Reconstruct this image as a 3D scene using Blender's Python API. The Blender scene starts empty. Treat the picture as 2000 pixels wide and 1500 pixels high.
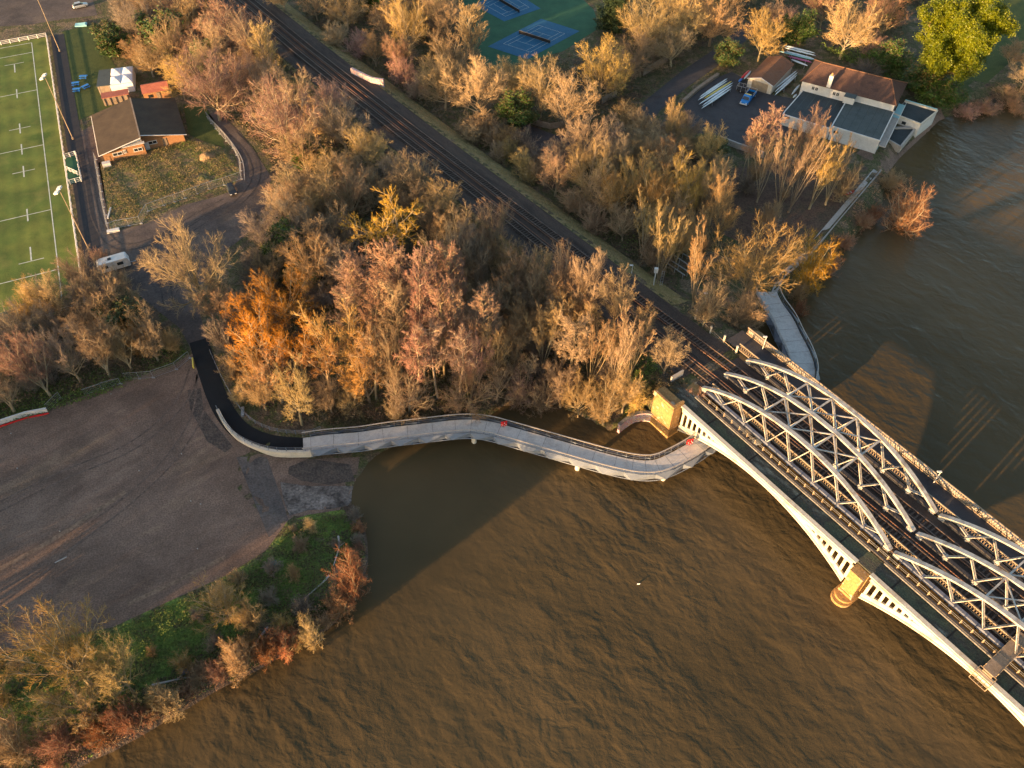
import bpy, math, random
import numpy as np
from mathutils import Vector, Matrix
from mathutils.geometry import delaunay_2d_cdt
R = math.radians
scn = bpy.context.scene
COL = scn.collection
rng = np.random.default_rng(7)
random.seed(7)

# ------------------------------------------------------------------ camera
CAM_H = 117.0; FPX = 1620.0; PITCH = R(49.05)
cam_d = bpy.data.cameras.new('camera'); cam = bpy.data.objects.new('camera', cam_d); COL.objects.link(cam)
cam.location = (0, 0, CAM_H); cam.rotation_euler = (R(90) - PITCH, 0, 0)
cam_d.sensor_fit = 'HORIZONTAL'; cam_d.sensor_width = 36.0; cam_d.lens = 36.0 * FPX / 2000.0
cam_d.clip_start = 1.0; cam_d.clip_end = 5000.0
scn.camera = cam

# ------------------------------------------------------------------ light
SUN_AZ = 48.0      # the light travels this many degrees right of straight ahead
SUN_EL = 6.7
world = bpy.data.worlds.new('World'); scn.world = world; world.use_nodes = True
wn = world.node_tree; bg = wn.nodes['Background']
sky = wn.nodes.new('ShaderNodeTexSky'); sky.sky_type = 'NISHITA'; sky.sun_disc = False
sky.sun_elevation = R(SUN_EL); sky.sun_rotation = R(180 + SUN_AZ); sky.altitude = 50; sky.air_density = 1.0; sky.dust_density = 1.6; sky.ozone_density = 1.0
wn.links.new(sky.outputs[0], bg.inputs[0]); bg.inputs[1].default_value = 0.128
sl = bpy.data.lights.new('sun', 'SUN'); sl.energy = 5.0; sl.angle = R(0.5); sl.color = (1.0, 0.60, 0.275)
so = bpy.data.objects.new('sun', sl); COL.objects.link(so)
tv = Vector((math.sin(R(SUN_AZ)), math.cos(R(SUN_AZ)), -math.tan(R(SUN_EL))))
so.rotation_euler = (-tv).to_track_quat('Z', 'Y').to_euler(); so.location = (-80, -80, 60)
scn.view_settings.view_transform = 'Standard'; scn.view_settings.look = 'None'
scn.view_settings.exposure = 2.1; scn.view_settings.gamma = 1.0
scn.cycles.max_bounces = 5; scn.cycles.diffuse_bounces = 2; scn.cycles.glossy_bounces = 2

# ------------------------------------------------------------------ surveying: photo point -> place on a level plane
SP, CP = math.sin(PITCH), math.cos(PITCH)
LAND = 2.2
def P(x, y, z=LAND):
    v = (750 - y) / FPX; r = (x - 1000) / FPX
    t = (CAM_H - z) / (SP - v * CP)
    return Vector((r * t, (CP + v * SP) * t, z))
def PX(X, Y, Z):
    d = CAM_H - Z; dep = Y * CP + d * SP
    return 1000 + FPX * X / dep, 750 - FPX * (Y * SP - d * CP) / dep, FPX / dep
def tall(bx, by, ty, z=LAND):
    b = P(bx, by, z); lo, hi = 0.0, 60.0
    for _ in range(40):
        m = (lo + hi) / 2
        if PX(b.x, b.y, z + m)[1] > ty: lo = m
        else: hi = m
    return b, lo
# bridge frame: u along the bridge away from the abutment, w across it
A0 = Vector((28.78, 90.72, 0)); U = Vector((0.5877, -0.8091, 0)); W = Vector((0.8091, 0.5877, 0))
def B(u, w, z): return A0 + U * u + W * w + Vector((0, 0, z))
def to_uw(x, y):
    dx = x - A0.x; dy = y - A0.y
    return dx * U.x + dy * U.y, dx * W.x + dy * W.y

# ------------------------------------------------------------------ materials
MATS = {}
def turned(t, src, ang, sc):
    """turn the pattern first, then stretch it along its own axes"""
    m1 = t.nodes.new('ShaderNodeMapping'); m1.inputs['Rotation'].default_value = (0, 0, -ang); t.links.new(src, m1.inputs[0])
    m2 = t.nodes.new('ShaderNodeMapping'); m2.inputs['Scale'].default_value = (sc[0], sc[1], 1); t.links.new(m1.outputs[0], m2.inputs[0]); return m2.outputs[0]
def mat(name, cols, scale=1.0, detail=6.0, rough=0.8, bump=0.0, bscale=None, metal=0.0, stretch=None, spec=0.3, pos=(0.3, 0.7), grit=None, patch=None):
    """cols: colours spread over a noise ramp"""
    m = bpy.data.materials.new(name); m.use_nodes = True; t = m.node_tree; b = t.nodes['Principled BSDF']
    b.inputs['Roughness'].default_value = rough; b.inputs['Metallic'].default_value = metal
    b.inputs['Specular IOR Level'].default_value = spec
    geo = t.nodes.new('ShaderNodeNewGeometry'); src = geo.outputs['Position']
    if stretch:
        src = turned(t, src, stretch[0], stretch[1])
    if len(cols) == 1 and not grit:
        b.inputs['Base Color'].default_value = (*cols[0], 1)
    else:
        n = t.nodes.new('ShaderNodeTexNoise'); n.inputs['Scale'].default_value = scale; n.inputs['Detail'].default_value = detail; n.inputs['Roughness'].default_value = 0.62
        t.links.new(src, n.inputs['Vector'])
        r = t.nodes.new('ShaderNodeValToRGB'); e = r.color_ramp.elements
        while len(e) < len(cols): e.new(0.5)
        for i, c in enumerate(cols):
            e[i].position = pos[0] + (pos[1] - pos[0]) * i / max(1, len(cols) - 1); e[i].color = (*c, 1)
        t.links.new(n.outputs['Fac'], r.inputs[0]); out = r.outputs[0]
        if grit:
            n2 = t.nodes.new('ShaderNodeTexNoise'); n2.inputs['Scale'].default_value = grit[0]; n2.inputs['Detail'].default_value = 3; t.links.new(geo.outputs['Position'], n2.inputs['Vector'])
            mr = t.nodes.new('ShaderNodeMapRange'); mr.inputs[1].default_value = 0.3; mr.inputs[2].default_value = 0.7; mr.inputs[3].default_value = 1 - grit[1]; mr.inputs[4].default_value = 1 + grit[1]
            t.links.new(n2.outputs['Fac'], mr.inputs[0])
            mx = t.nodes.new('ShaderNodeVectorMath'); mx.operation = 'SCALE'; t.links.new(out, mx.inputs[0]); t.links.new(mr.outputs[0], mx.inputs['Scale']); out = mx.outputs[0]
        if patch:
            n3 = t.nodes.new('ShaderNodeTexNoise'); n3.inputs['Scale'].default_value = patch[0]; n3.inputs['Detail'].default_value = 8; n3.inputs['Roughness'].default_value = 0.7; n3.inputs['Distortion'].default_value = 0.6; t.links.new(geo.outputs['Position'], n3.inputs['Vector'])
            mr3 = t.nodes.new('ShaderNodeMapRange'); mr3.inputs[1].default_value = 0.36; mr3.inputs[2].default_value = 0.64; mr3.inputs[3].default_value = 1 - patch[1]; mr3.inputs[4].default_value = 1 + patch[1]; t.links.new(n3.outputs['Fac'], mr3.inputs[0])
            mx3 = t.nodes.new('ShaderNodeVectorMath'); mx3.operation = 'SCALE'; t.links.new(out, mx3.inputs[0]); t.links.new(mr3.outputs[0], mx3.inputs['Scale']); out = mx3.outputs[0]
        t.links.new(out, b.inputs['Base Color'])
    if bump:
        nb = t.nodes.new('ShaderNodeTexNoise'); nb.inputs['Scale'].default_value = bscale or scale * 4; nb.inputs['Detail'].default_value = 5
        t.links.new(src, nb.inputs['Vector']); bp = t.nodes.new('ShaderNodeBump'); bp.inputs['Strength'].default_value = 1.0; bp.inputs['Distance'].default_value = bump
        t.links.new(nb.outputs['Fac'], bp.inputs['Height']); t.links.new(bp.outputs[0], b.inputs['Normal'])
    MATS[name] = m
    return m

# ------------------------------------------------------------------ mesh building
class MB:
    def __init__(s): s.v = []; s.f = []; s.mi = []; s.cur = 0
    def add(s, vs, fs):
        o = len(s.v); s.v += [tuple(q) for q in vs]; s.f += [tuple(i + o for i in f) for f in fs]; s.mi += [s.cur] * len(fs)
    def box(s, c, dx, dy, dz):
        """c centre, dx dy dz half-extent vectors (or numbers)"""
        c = Vector(c)
        dx = Vector((dx, 0, 0)) if not isinstance(dx, Vector) else dx
        dy = Vector((0, dy, 0)) if not isinstance(dy, Vector) else dy
        dz = Vector((0, 0, dz)) if not isinstance(dz, Vector) else dz
        vs = [c + dx * a + dy * b + dz * e for e in (-1, 1) for b in (-1, 1) for a in (-1, 1)]
        s.add(vs, [(0, 2, 3, 1), (4, 5, 7, 6), (0, 1, 5, 4), (2, 6, 7, 3), (0, 4, 6, 2), (1, 3, 7, 5)])
        return s
    def bar(s, a, b, w, h, up=Vector((0, 0, 1))):
        a = Vector(a); b = Vector(b); d = b - a
        if d.length < 1e-6: return s
        side = d.cross(up)
        if side.length < 1e-5: side = d.cross(Vector((1, 0, 0)))
        side.normalize(); n = side.cross(d).normalized()
        return s.box((a + b) / 2, d / 2, side * w / 2, n * h / 2)
    def tube(s, pts, r, n=6, r2=None, cap=True):
        pts = [Vector(q) for q in pts]; m = len(pts); rings = []
        for i, q in enumerate(pts):
            d = (pts[min(i + 1, m - 1)] - pts[max(i - 1, 0)]).normalized()
            a = d.cross(Vector((0, 0, 1)))
            if a.length < 1e-3: a = d.cross(Vector((1, 0, 0)))
            a.normalize(); b = d.cross(a)
            rr = r if r2 is None else r + (r2 - r) * i / (m - 1)
            rings.append([q + (a * math.cos(2 * math.pi * k / n) + b * math.sin(2 * math.pi * k / n)) * rr for k in range(n)])
        vs = [q for g in rings for q in g]; fs = []
        for i in range(m - 1):
            for k in range(n):
                k2 = (k + 1) % n; fs.append((i * n + k, i * n + k2, (i + 1) * n + k2, (i + 1) * n + k))
        if cap: fs.append(tuple(range(n - 1, -1, -1))); fs.append(tuple(range((m - 1) * n, m * n)))
        s.add(vs, fs); return s
    def prism(s, poly, z0, z1, slant=None):
        n = len(poly); vs = [(q[0], q[1], z0) for q in poly] + [(q[0], q[1], z1) for q in poly]
        s.add(vs, [tuple(range(n - 1, -1, -1)), tuple(range(n, 2 * n))] + [(i, (i + 1) % n, n + (i + 1) % n, n + i) for i in range(n)]); return s
    def sweep(s, path, prof, closed_prof=True):
        """prof: list of (side, up) offsets; path: list of points; side = right of the path, level"""
        path = [Vector(q) for q in path]; m = len(path); k = len(prof); vs = []
        for i, q in enumerate(path):
            d = path[min(i + 1, m - 1)] - path[max(i - 1, 0)]; d.z = 0; d.normalize(); rt = Vector((d.y, -d.x, 0))
            for a, b in prof: vs.append(q + rt * a + Vector((0, 0, b)))
        fs = []
        for i in range(m - 1):
            for j in range(k if closed_prof else k - 1):
                j2 = (j + 1) % k; fs.append((i * k + j, i * k + j2, (i + 1) * k + j2, (i + 1) * k + j))
        if closed_prof: fs.append(tuple(range(k - 1, -1, -1))); fs.append(tuple(range((m - 1) * k, m * k)))
        s.add(vs, fs); return s
    def build(s, name, m, parent=None, smooth=False):
        o0 = Vector((0, 0, 0))
        me = bpy.data.meshes.new(name); me.from_pydata(s.v, [], s.f)
        for x in (m if isinstance(m, (list, tuple)) else [m]): me.materials.append(x)
        if any(s.mi): me.polygons.foreach_set('material_index', s.mi)
        if smooth: me.polygons.foreach_set('use_smooth', [True] * len(me.polygons))
        me.update(); o = bpy.data.objects.new(name, me); COL.objects.link(o)
        if parent:
            o.parent = parent
            if parent.get('_w'): # geometry was given in world coordinates
                off = -(Vector(parent['_w'])); o.data.transform(Matrix.Translation(off))
            o['_w'] = parent.get('_w', (0, 0, 0)) if parent.get('_w') else None
            if o['_w'] is None: del o['_w']
        return o
def thing(name, label, cat, loc=(0, 0, 0), rz=0.0, group=None, world_geo=True):
    o = bpy.data.objects.new(name, None); COL.objects.link(o); o.empty_display_size = 0.5
    o.location = loc; o.rotation_euler = (0, 0, rz); o['label'] = label; o['category'] = cat
    if group: o['group'] = group
    if world_geo: o['_w'] = tuple(loc)
    return o
def tag(o, label, cat, group=None, kind=None):
    if label: o['label'] = label
    if cat: o['category'] = cat
    if group: o['group'] = group
    if kind: o['kind'] = kind
    return o
def struct(o, label=None):
    o['kind'] = 'structure'
    if label: o['label'] = label
    return o
def copy_tree(o, parent=None):
    c = o.copy(); COL.objects.link(c); c.parent = parent
    for ch in o.children: copy_tree(ch, c)
    return c
def smooth(pts, k=4):
    """Catmull-Rom through 2-D/3-D points"""
    pts = [Vector(q) for q in pts]; out = []
    for i in range(len(pts) - 1):
        p0 = pts[max(i - 1, 0)]; p1 = pts[i]; p2 = pts[i + 1]; p3 = pts[min(i + 2, len(pts) - 1)]
        for j in range(k):
            t = j / k
            out.append(0.5 * ((2 * p1) + (p2 - p0) * t + (2 * p0 - 5 * p1 + 4 * p2 - p3) * t * t + (3 * p1 - p0 - 3 * p2 + p3) * t ** 3))
    out.append(pts[-1]); return out

# ------------------------------------------------------------------ terrain
shore_px = [(140, 1500), (235, 1455), (330, 1400), (420, 1345), (500, 1305), (575, 1262), (640, 1225), (690, 1170), (715, 1100), (712, 1040), (690, 985),
            (682, 965), (705, 925), (735, 888), (790, 862), (860, 842), (950, 815), (985, 790), (1040, 782), (1095, 790), (1140, 812), (1190, 836), (1215, 824), (1275, 815), (1296, 840)]
far_px = [(1500, 705), (1470, 668), (1452, 640), (1475, 615), (1515, 600), (1545, 575), (1560, 545), (1590, 520), (1620, 490), (1660, 465), (1690, 438), (1720, 405), (1725, 365),
          (1735, 330), (1755, 305), (1795, 268), (1835, 232), (1868, 222), (1900, 214), (1940, 190), (1975, 190), (2000, 205)]
s0 = P(140, 1500, 0); s1 = P(2000, 205, 0)
shore = [(-400, -90)] + [(s0.x - 60, s0.y - 42), (s0.x - 28, s0.y - 20)] + [tuple(P(x, y, 0).xy) for x, y in shore_px] + [tuple(B(0.2, w, 0).xy) for w in (2, 12, 22)] + [tuple(P(x, y, 0).xy) for x, y in far_px] + [(s1.x + 40, s1.y + 14), (900, s1.y + 260)]
WPOLY = np.array(shore + [(900, -500), (-400, -500)])
def inside(poly, x, y):
    r = np.zeros(x.shape, bool); n = len(poly)
    for i in range(n):
        x1, y1 = poly[i]; x2, y2 = poly[(i + 1) % n]
        if y1 == y2: continue
        c = ((y1 > y) != (y2 > y)) & (x < (x2 - x1) * (y - y1) / (y2 - y1) + x1); r ^= c
    return r
def pdist(poly, x, y, closed=True):
    d = np.full(x.shape, 1e9); n = len(poly)
    for i in range(n if closed else n - 1):
        x1, y1 = poly[i]; x2, y2 = poly[(i + 1) % n]; dx, dy = x2 - x1, y2 - y1; L = dx * dx + dy * dy + 1e-9
        t = np.clip(((x - x1) * dx + (y - y1) * dy) / L, 0, 1); d = np.minimum(d, np.hypot(x - x1 - t * dx, y - y1 - t * dy))
    return d
def track_c(u): return np.interp(u, [-260, -190, -150, -100, -50, 0, 60], [1.5, 3.0, 3.7, 5.6, 8.0, 10.6, 11.2])
SLIP = P(600, 930, 0)
RAIL_Z = 7.5
def vnoise(x, y, s, seed=0):
    return (np.sin(x * s + 1.3 * seed) * np.cos(y * s * 1.13 + seed) + 0.6 * np.sin(x * s * 2.3 + y * s * 1.7 + seed * 2) + 0.4 * np.cos(x * s * 3.9 - y * s * 4.3 + seed))
def hz(x, y):
    x = np.asarray(x, float); y = np.asarray(y, float)
    sd = pdist(WPOLY, x, y); ins = inside(WPOLY, x, y)
    wd = 3.2 + 24 * np.exp(-(((x - SLIP.x) / 16) ** 2 + ((y - SLIP.y) / 9) ** 2))
    z = np.where(ins, -np.minimum(sd * 0.35, 2.5), LAND * np.clip(sd / wd, 0, 1) ** 0.85)
    u, w = to_uw(x, y); d = np.abs(w - track_c(u))
    wd2 = np.where(w > track_c(u), 6.4, 6.4)
    e = RAIL_Z - 0.35 - np.maximum(d - wd2, 0) * 0.62
    # old formation beside the tracks, carrying the disused span
    e2 = np.where((u > -40), RAIL_Z - 0.5 - np.maximum(np.abs(w - 4) - 5.4, 0) * 0.9 - np.maximum(-u - 26, 0) * 0.3, -9)
    e3 = np.where((u > -30), RAIL_Z - 0.9 - np.maximum(np.abs(w - 17) - 4.0, 0) * 0.9 - np.maximum(-u - 16, 0) * 0.35, -9)
    e = np.where((u < -1.2) & ~((u > -6.5) & (w < -0.6)), np.maximum(np.maximum(e, e2), e3), -9)
    return np.maximum(z, e)
gx = np.concatenate([np.arange(-520, -200, 20), np.arange(-200, 200, 1.6), np.arange(200, 900, 25)])
gy = np.concatenate([np.arange(-200, 0, 20), np.arange(0, 290, 1.6), np.arange(290, 1500, 30)])
GX, GY = np.meshgrid(gx, gy); GZ = hz(GX, GY)
_rough = np.clip((GZ > 0.3) * 1.0, 0, 1)
def hs(x, y):
    """height of the ground sheet itself (bilinear on its grid)"""
    x = np.asarray(x, float); y = np.asarray(y, float)
    i = np.clip(np.searchsorted(gx, x) - 1, 0, len(gx) - 2); j = np.clip(np.searchsorted(gy, y) - 1, 0, len(gy) - 2)
    tx = (x - gx[i]) / (gx[i + 1] - gx[i]); ty = (y - gy[j]) / (gy[j + 1] - gy[j])
    return (GZ[j, i] * (1 - tx) + GZ[j, i + 1] * tx) * (1 - ty) + (GZ[j + 1, i] * (1 - tx) + GZ[j + 1, i + 1] * tx) * ty
def G(x, y, dz=0.0):
    q = P(x, y); return Vector((q.x, q.y, float(hs(q.x, q.y)) + dz))
def drape(name, poly, dz, m, step=2.0, maxz=None):
    """a sheet that follows the ground inside a polygon (world xy)"""
    poly = [Vector(q[:2]) for q in poly]; bd = []
    for i, a in enumerate(poly):
        b = poly[(i + 1) % len(poly)]; n = max(1, int((b - a).length / step))
        for k in range(n): bd.append(a + (b - a) * (k / n))
    xs = [q.x for q in bd]; ys = [q.y for q in bd]
    X, Y = np.meshgrid(np.arange(min(xs), max(xs), step), np.arange(min(ys), max(ys), step)); X = X.ravel(); Y = Y.ravel()
    pa = np.array([(q.x, q.y) for q in bd]); k = inside(pa, X, Y) & (pdist(pa, X, Y) > step * 0.45)
    pts = bd + [Vector((a, b)) for a, b in zip(X[k], Y[k])]
    n = len(bd); vs, es, fs, *_ = delaunay_2d_cdt(pts, [], [list(range(n))], 1, 1e-4)
    arr = np.array([(q.x, q.y) for q in vs]); z = hs(arr[:, 0], arr[:, 1]) + dz
    b = MB(); b.v = [(a[0], a[1], c) for a, c in zip(arr, z)]; b.f = [tuple(f) for f in fs]; b.mi = [0] * len(b.f)
    # all faces up
    ff = []
    for f in b.f:
        p, q, r = (np.array(b.v[i]) for i in f[:3])
        ff.append(f if np.cross(q - p, r - p)[2] > 0 else f[::-1])
    b.f = ff
    return b.build(name, m)
def ppoly(px, z=LAND): return [P(x, y, z).xy for x, y in px]
def strip_poly(path, wl, wr):
    L = []; Rr = []
    m = len(path)
    for i, q in enumerate(path):
        d = (path[min(i + 1, m - 1)] - path[max(i - 1, 0)]).normalized(); rt = Vector((d.y, -d.x)) if len(d) == 2 else Vector((d.y, -d.x, 0))
        L.append(q - rt * wl); Rr.append(q + rt * wr)
    return L + Rr[::-1]
# ------------------------------------------------------------------ colours of things
M_ground = mat('ground_litter', [(0.035, 0.027, 0.018), (0.10, 0.07, 0.045), (0.055, 0.06, 0.02), (0.15, 0.11, 0.07), (0.06, 0.05, 0.03)], 0.22, 9, 0.95, 0.25, 2.5, grit=(3.0, 0.45))
M_yard = mat('yard_gravel', [(0.098, 0.062, 0.046), (0.16, 0.105, 0.077), (0.128, 0.084, 0.063), (0.205, 0.135, 0.09)], 0.10, 10, 0.9, 0.06, 5.0, patch=(0.09, 0.28), stretch=(R(42), (0.4, 1.4, 1)), grit=(4.0, 0.32))
M_track = mat('dirt_track', [(0.055, 0.044, 0.042), (0.085, 0.066, 0.058), (0.12, 0.09, 0.07)], 0.16, 9, 0.9, 0.04, 6.0, patch=(0.12, 0.25), grit=(3.0, 0.25))
M_asph = mat('asphalt_dark', [(0.006, 0.007, 0.009), (0.010, 0.011, 0.013)], 0.6, 6, 0.85, 0.01, 12.0, grit=(9.0, 0.2))
M_asph2 = mat('asphalt_old', [(0.03, 0.029, 0.033), (0.05, 0.047, 0.05), (0.038, 0.036, 0.038)], 0.25, 8, 0.85, 0.02, 8.0, grit=(5.0, 0.2))
M_pathdark = mat('path_damp', [(0.02, 0.02, 0.026), (0.03, 0.028, 0.03)], 0.3, 6, 0.85, grit=(6.0, 0.2))
M_conc = mat('concrete', [(0.24, 0.22, 0.20), (0.34, 0.31, 0.28), (0.29, 0.27, 0.25)], 0.5, 8, 0.8, 0.01, 9.0, grit=(3.0, 0.12))
M_cream = mat('concrete_cream', [(0.42, 0.38, 0.31), (0.56, 0.51, 0.43)], 0.7, 6, 0.8, grit=(5.0, 0.1))
M_slab = mat('slipway_slab', [(0.055, 0.045, 0.042), (0.105, 0.085, 0.075), (0.075, 0.062, 0.056)], 0.35, 9, 0.8, 0.04, 5.0, grit=(3.0, 0.3))
M_ballast = mat('ballast', [(0.028, 0.021, 0.018), (0.068, 0.048, 0.038), (0.042, 0.032, 0.026)], 0.35, 9, 0.95, 0.12, 6.0, grit=(7.0, 0.4), stretch=(math.atan2(U.y, U.x), (0.25, 1.6, 1)))
M_verge = mat('verge_grass', [(0.14, 0.105, 0.045), (0.26, 0.19, 0.085), (0.16, 0.13, 0.045), (0.30, 0.21, 0.11)], 0.5, 9, 0.95, 0.15, 3.0, grit=(4.0, 0.4))
M_lawn = mat('rough_lawn', [(0.028, 0.045, 0.010), (0.06, 0.075, 0.018), (0.036, 0.055, 0.012)], 0.2, 7, 0.95, 0.05, 5.0, grit=(4.0, 0.3))
M_bank = mat('bank_grass', [(0.055, 0.10, 0.018), (0.12, 0.17, 0.032), (0.08, 0.06, 0.03), (0.07, 0.11, 0.025)], 0.22, 9, 0.95, 0.3, 2.5, grit=(3.0, 0.5))
M_rough = mat('rough_plot', [(0.09, 0.085, 0.03), (0.19, 0.13, 0.07), (0.07, 0.085, 0.025), (0.24, 0.17, 0.10)], 0.5, 10, 0.95, 0.5, 1.6, grit=(2.5, 0.4))
M_rail = mat('rail_steel', [(0.12, 0.08, 0.06), (0.20, 0.15, 0.125)], 0.8, 4, 0.45, metal=0.5)
M_sleeper = mat('sleeper', [(0.05, 0.037, 0.03), (0.085, 0.066, 0.055)], 0.6, 4, 0.9)
M_white = mat('white_paint', [(0.48, 0.465, 0.44), (0.62, 0.61, 0.59)], 0.6, 6, 0.6)
M_line = mat('line_paint', [(0.30, 0.33, 0.26), (0.55, 0.56, 0.52)], 0.9, 6, 0.8)
M_iron = mat('cream_iron', [(0.37, 0.335, 0.27), (0.47, 0.435, 0.365), (0.30, 0.24, 0.17)], 0.35, 9, 0.55, grit=(4.0, 0.08))
M_steel = mat('bridge_steel', [(0.15, 0.11, 0.085), (0.24, 0.225, 0.205), (0.37, 0.355, 0.33), (0.27, 0.25, 0.22), (0.22, 0.14, 0.09)], 0.45, 9, 0.5, grit=(5.0, 0.1))
M_blue = mat('blue_grey_steel', [(0.08, 0.095, 0.135), (0.14, 0.155, 0.20)], 0.6, 6, 0.5, grit=(5.0, 0.1))
M_rust = mat('rusty_steel', [(0.20, 0.09, 0.035), (0.32, 0.17, 0.08)], 0.8, 6, 0.8)
M_lattice = mat('buff_lattice', [(0.20, 0.15, 0.10), (0.31, 0.24, 0.165)], 0.8, 6, 0.6)
M_deck = mat('mossy_deck', [(0.03, 0.034, 0.028), (0.06, 0.072, 0.045), (0.045, 0.042, 0.035), (0.15, 0.16, 0.13)], 0.35, 10, 0.9, 0.08, 4.0, grit=(4.0, 0.35), stretch=(math.atan2(U.y, U.x), (0.5, 1.3, 1)))
M_galv = mat('galvanised', [(0.30, 0.31, 0.33), (0.40, 0.41, 0.43)], 0.8, 4, 0.4, metal=0.6)
M_walk = mat('walkway_deck', [(0.30, 0.285, 0.27), (0.42, 0.40, 0.38), (0.36, 0.34, 0.325)], 0.45, 9, 0.7, grit=(4.0, 0.12))
M_kerb = mat('kerb_grey', [(0.09, 0.088, 0.085), (0.17, 0.165, 0.155)], 0.8, 8, 0.85, grit=(4.0, 0.3))
M_walksteel = mat('walkway_steel', [(0.10, 0.118, 0.15), (0.155, 0.175, 0.21)], 0.5, 5, 0.45)
M_stone = mat('sandstone', [(0.11, 0.075, 0.045), (0.30, 0.18, 0.07), (0.24, 0.13, 0.045), (0.46, 0.38, 0.27)], 0.75, 9, 0.85, 0.05, 3.0, grit=(4.0, 0.2))
M_brick = mat('orange_brick', [(0.26, 0.13, 0.06), (0.34, 0.18, 0.085)], 1.2, 6, 0.85, grit=(7.0, 0.15))
M_roofdark = mat('felt_roof', [(0.038, 0.027, 0.018), (0.062, 0.045, 0.029)], 0.4, 8, 0.85, grit=(6.0, 0.15))
M_tile = mat('clay_tile', [(0.045, 0.026, 0.021), (0.085, 0.045, 0.033), (0.06, 0.034, 0.025)], 0.5, 9, 0.85, 0.03, 7.0, grit=(5.0, 0.25))
M_flat = mat('bitumen_roof', [(0.04, 0.05, 0.05), (0.062, 0.075, 0.074), (0.05, 0.06, 0.058)], 0.25, 9, 0.8, grit=(4.0, 0.15))
M_flat2 = mat('bitumen_dark', [(0.022, 0.032, 0.036), (0.04, 0.05, 0.055)], 0.3, 9, 0.8, grit=(4.0, 0.2))
M_render = mat('white_render', [(0.42, 0.405, 0.38), (0.56, 0.545, 0.52)], 0.4, 9, 0.75, grit=(3.0, 0.07))
M_glass = mat('window_glass', [(0.02, 0.025, 0.03)], rough=0.12, spec=0.6)
M_dark = mat('dark_opening', [(0.02, 0.018, 0.016)], rough=0.9)
M_timber = mat('weathered_timber', [(0.16, 0.12, 0.085), (0.26, 0.20, 0.15)], 1.0, 6, 0.85, grit=(6.0, 0.2))
M_redroof = mat('red_tile', [(0.26, 0.08, 0.05), (0.36, 0.12, 0.08)], 0.8, 6, 0.8, grit=(5.0, 0.15))
M_shedroof = mat('shed_roof', [(0.09, 0.048, 0.03), (0.14, 0.07, 0.04), (0.13, 0.052, 0.02)], 0.5, 8, 0.8, grit=(4.0, 0.15))
M_tent = mat('tent_cloth', [(0.55, 0.56, 0.6), (0.65, 0.655, 0.68)], 0.8, 4, 0.6)
M_teal = mat('teal_sheet', [(0.02, 0.10, 0.10), (0.03, 0.14, 0.14)], 0.8, 4, 0.6)
M_bluep = mat('blue_plastic', [(0.02, 0.13, 0.42), (0.03, 0.18, 0.52)], 1.0, 4, 0.35)
M_vanblue = mat('van_blue', [(0.01, 0.16, 0.44)], rough=0.25, spec=0.6)
M_red = mat('red_paint', [(0.55, 0.02, 0.02)], rough=0.4)
M_yellow = mat('yellow_paint', [(0.62, 0.50, 0.10)], rough=0.4)
M_pinkp = mat('pink_paint', [(0.38, 0.10, 0.22)], rough=0.4)
M_aqua = mat('aqua_paint', [(0.22, 0.45, 0.50)], rough=0.35)
M_shell = mat('hull_white', [(0.52, 0.60, 0.64), (0.66, 0.72, 0.74)], 0.8, 4, 0.3)
M_tyre = mat('rubber', [(0.02, 0.02, 0.02)], rough=0.8)
M_court = mat('court_blue', [(0.010, 0.075, 0.15), (0.018, 0.10, 0.19)], 0.5, 6, 0.8, grit=(4.0, 0.15))
M_courtg = mat('court_green', [(0.014, 0.065, 0.034), (0.028, 0.095, 0.048)], 0.3, 6, 0.85, grit=(4.0, 0.15))
M_sand = mat('sandy_earth', [(0.20, 0.13, 0.065), (0.30, 0.20, 0.10)], 0.8, 8, 0.95, 0.2, 2.5, grit=(3.0, 0.25))
M_silver = mat('silver_paint', [(0.45, 0.46, 0.46)], rough=0.3, metal=0.5)
M_black = mat('black_paint', [(0.015, 0.018, 0.025)], rough=0.3)
M_skin = mat('feather_white', [(0.75, 0.74, 0.72)], rough=0.8)

# pitch grass: mown bands across and along the pitch
def pitch_mat():
    m = mat('pitch_turf', [(0.05, 0.085, 0.012), (0.12, 0.14, 0.026), (0.07, 0.105, 0.018), (0.135, 0.14, 0.034)], 0.09, 8, 0.9, 0.02, 8.0, grit=(5.0, 0.22))
    t = m.node_tree; b = t.nodes['Principled BSDF']; src = b.inputs['Base Color'].links[0].from_socket
    geo = t.nodes.new('ShaderNodeNewGeometry'); out = src
    for ang, sc, amt in ((PITCH_ANG, 0.03, 0.10), (PITCH_ANG + R(90), 0.10, 0.08)):
        mp = t.nodes.new('ShaderNodeMapping'); mp.inputs['Rotation'].default_value = (0, 0, -ang); t.links.new(geo.outputs['Position'], mp.inputs[0])
        wv = t.nodes.new('ShaderNodeTexWave'); wv.inputs['Scale'].default_value = sc; wv.inputs['Distortion'].default_value = 1.2; wv.inputs['Detail'].default_value = 3; wv.inputs['Detail Scale'].default_value = 1.5
        t.links.new(mp.outputs[0], wv.inputs['Vector'])
        mr = t.nodes.new('ShaderNodeMapRange'); mr.inputs[3].default_value = 1 - amt; mr.inputs[4].default_value = 1 + amt; t.links.new(wv.outputs['Fac'], mr.inputs[0])
        mx = t.nodes.new('ShaderNodeVectorMath'); mx.operation = 'SCALE'; t.links.new(out, mx.inputs[0]); t.links.new(mr.outputs[0], mx.inputs['Scale']); out = mx.outputs[0]
    t.links.new(out, b.inputs['Base Color']); return m
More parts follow.
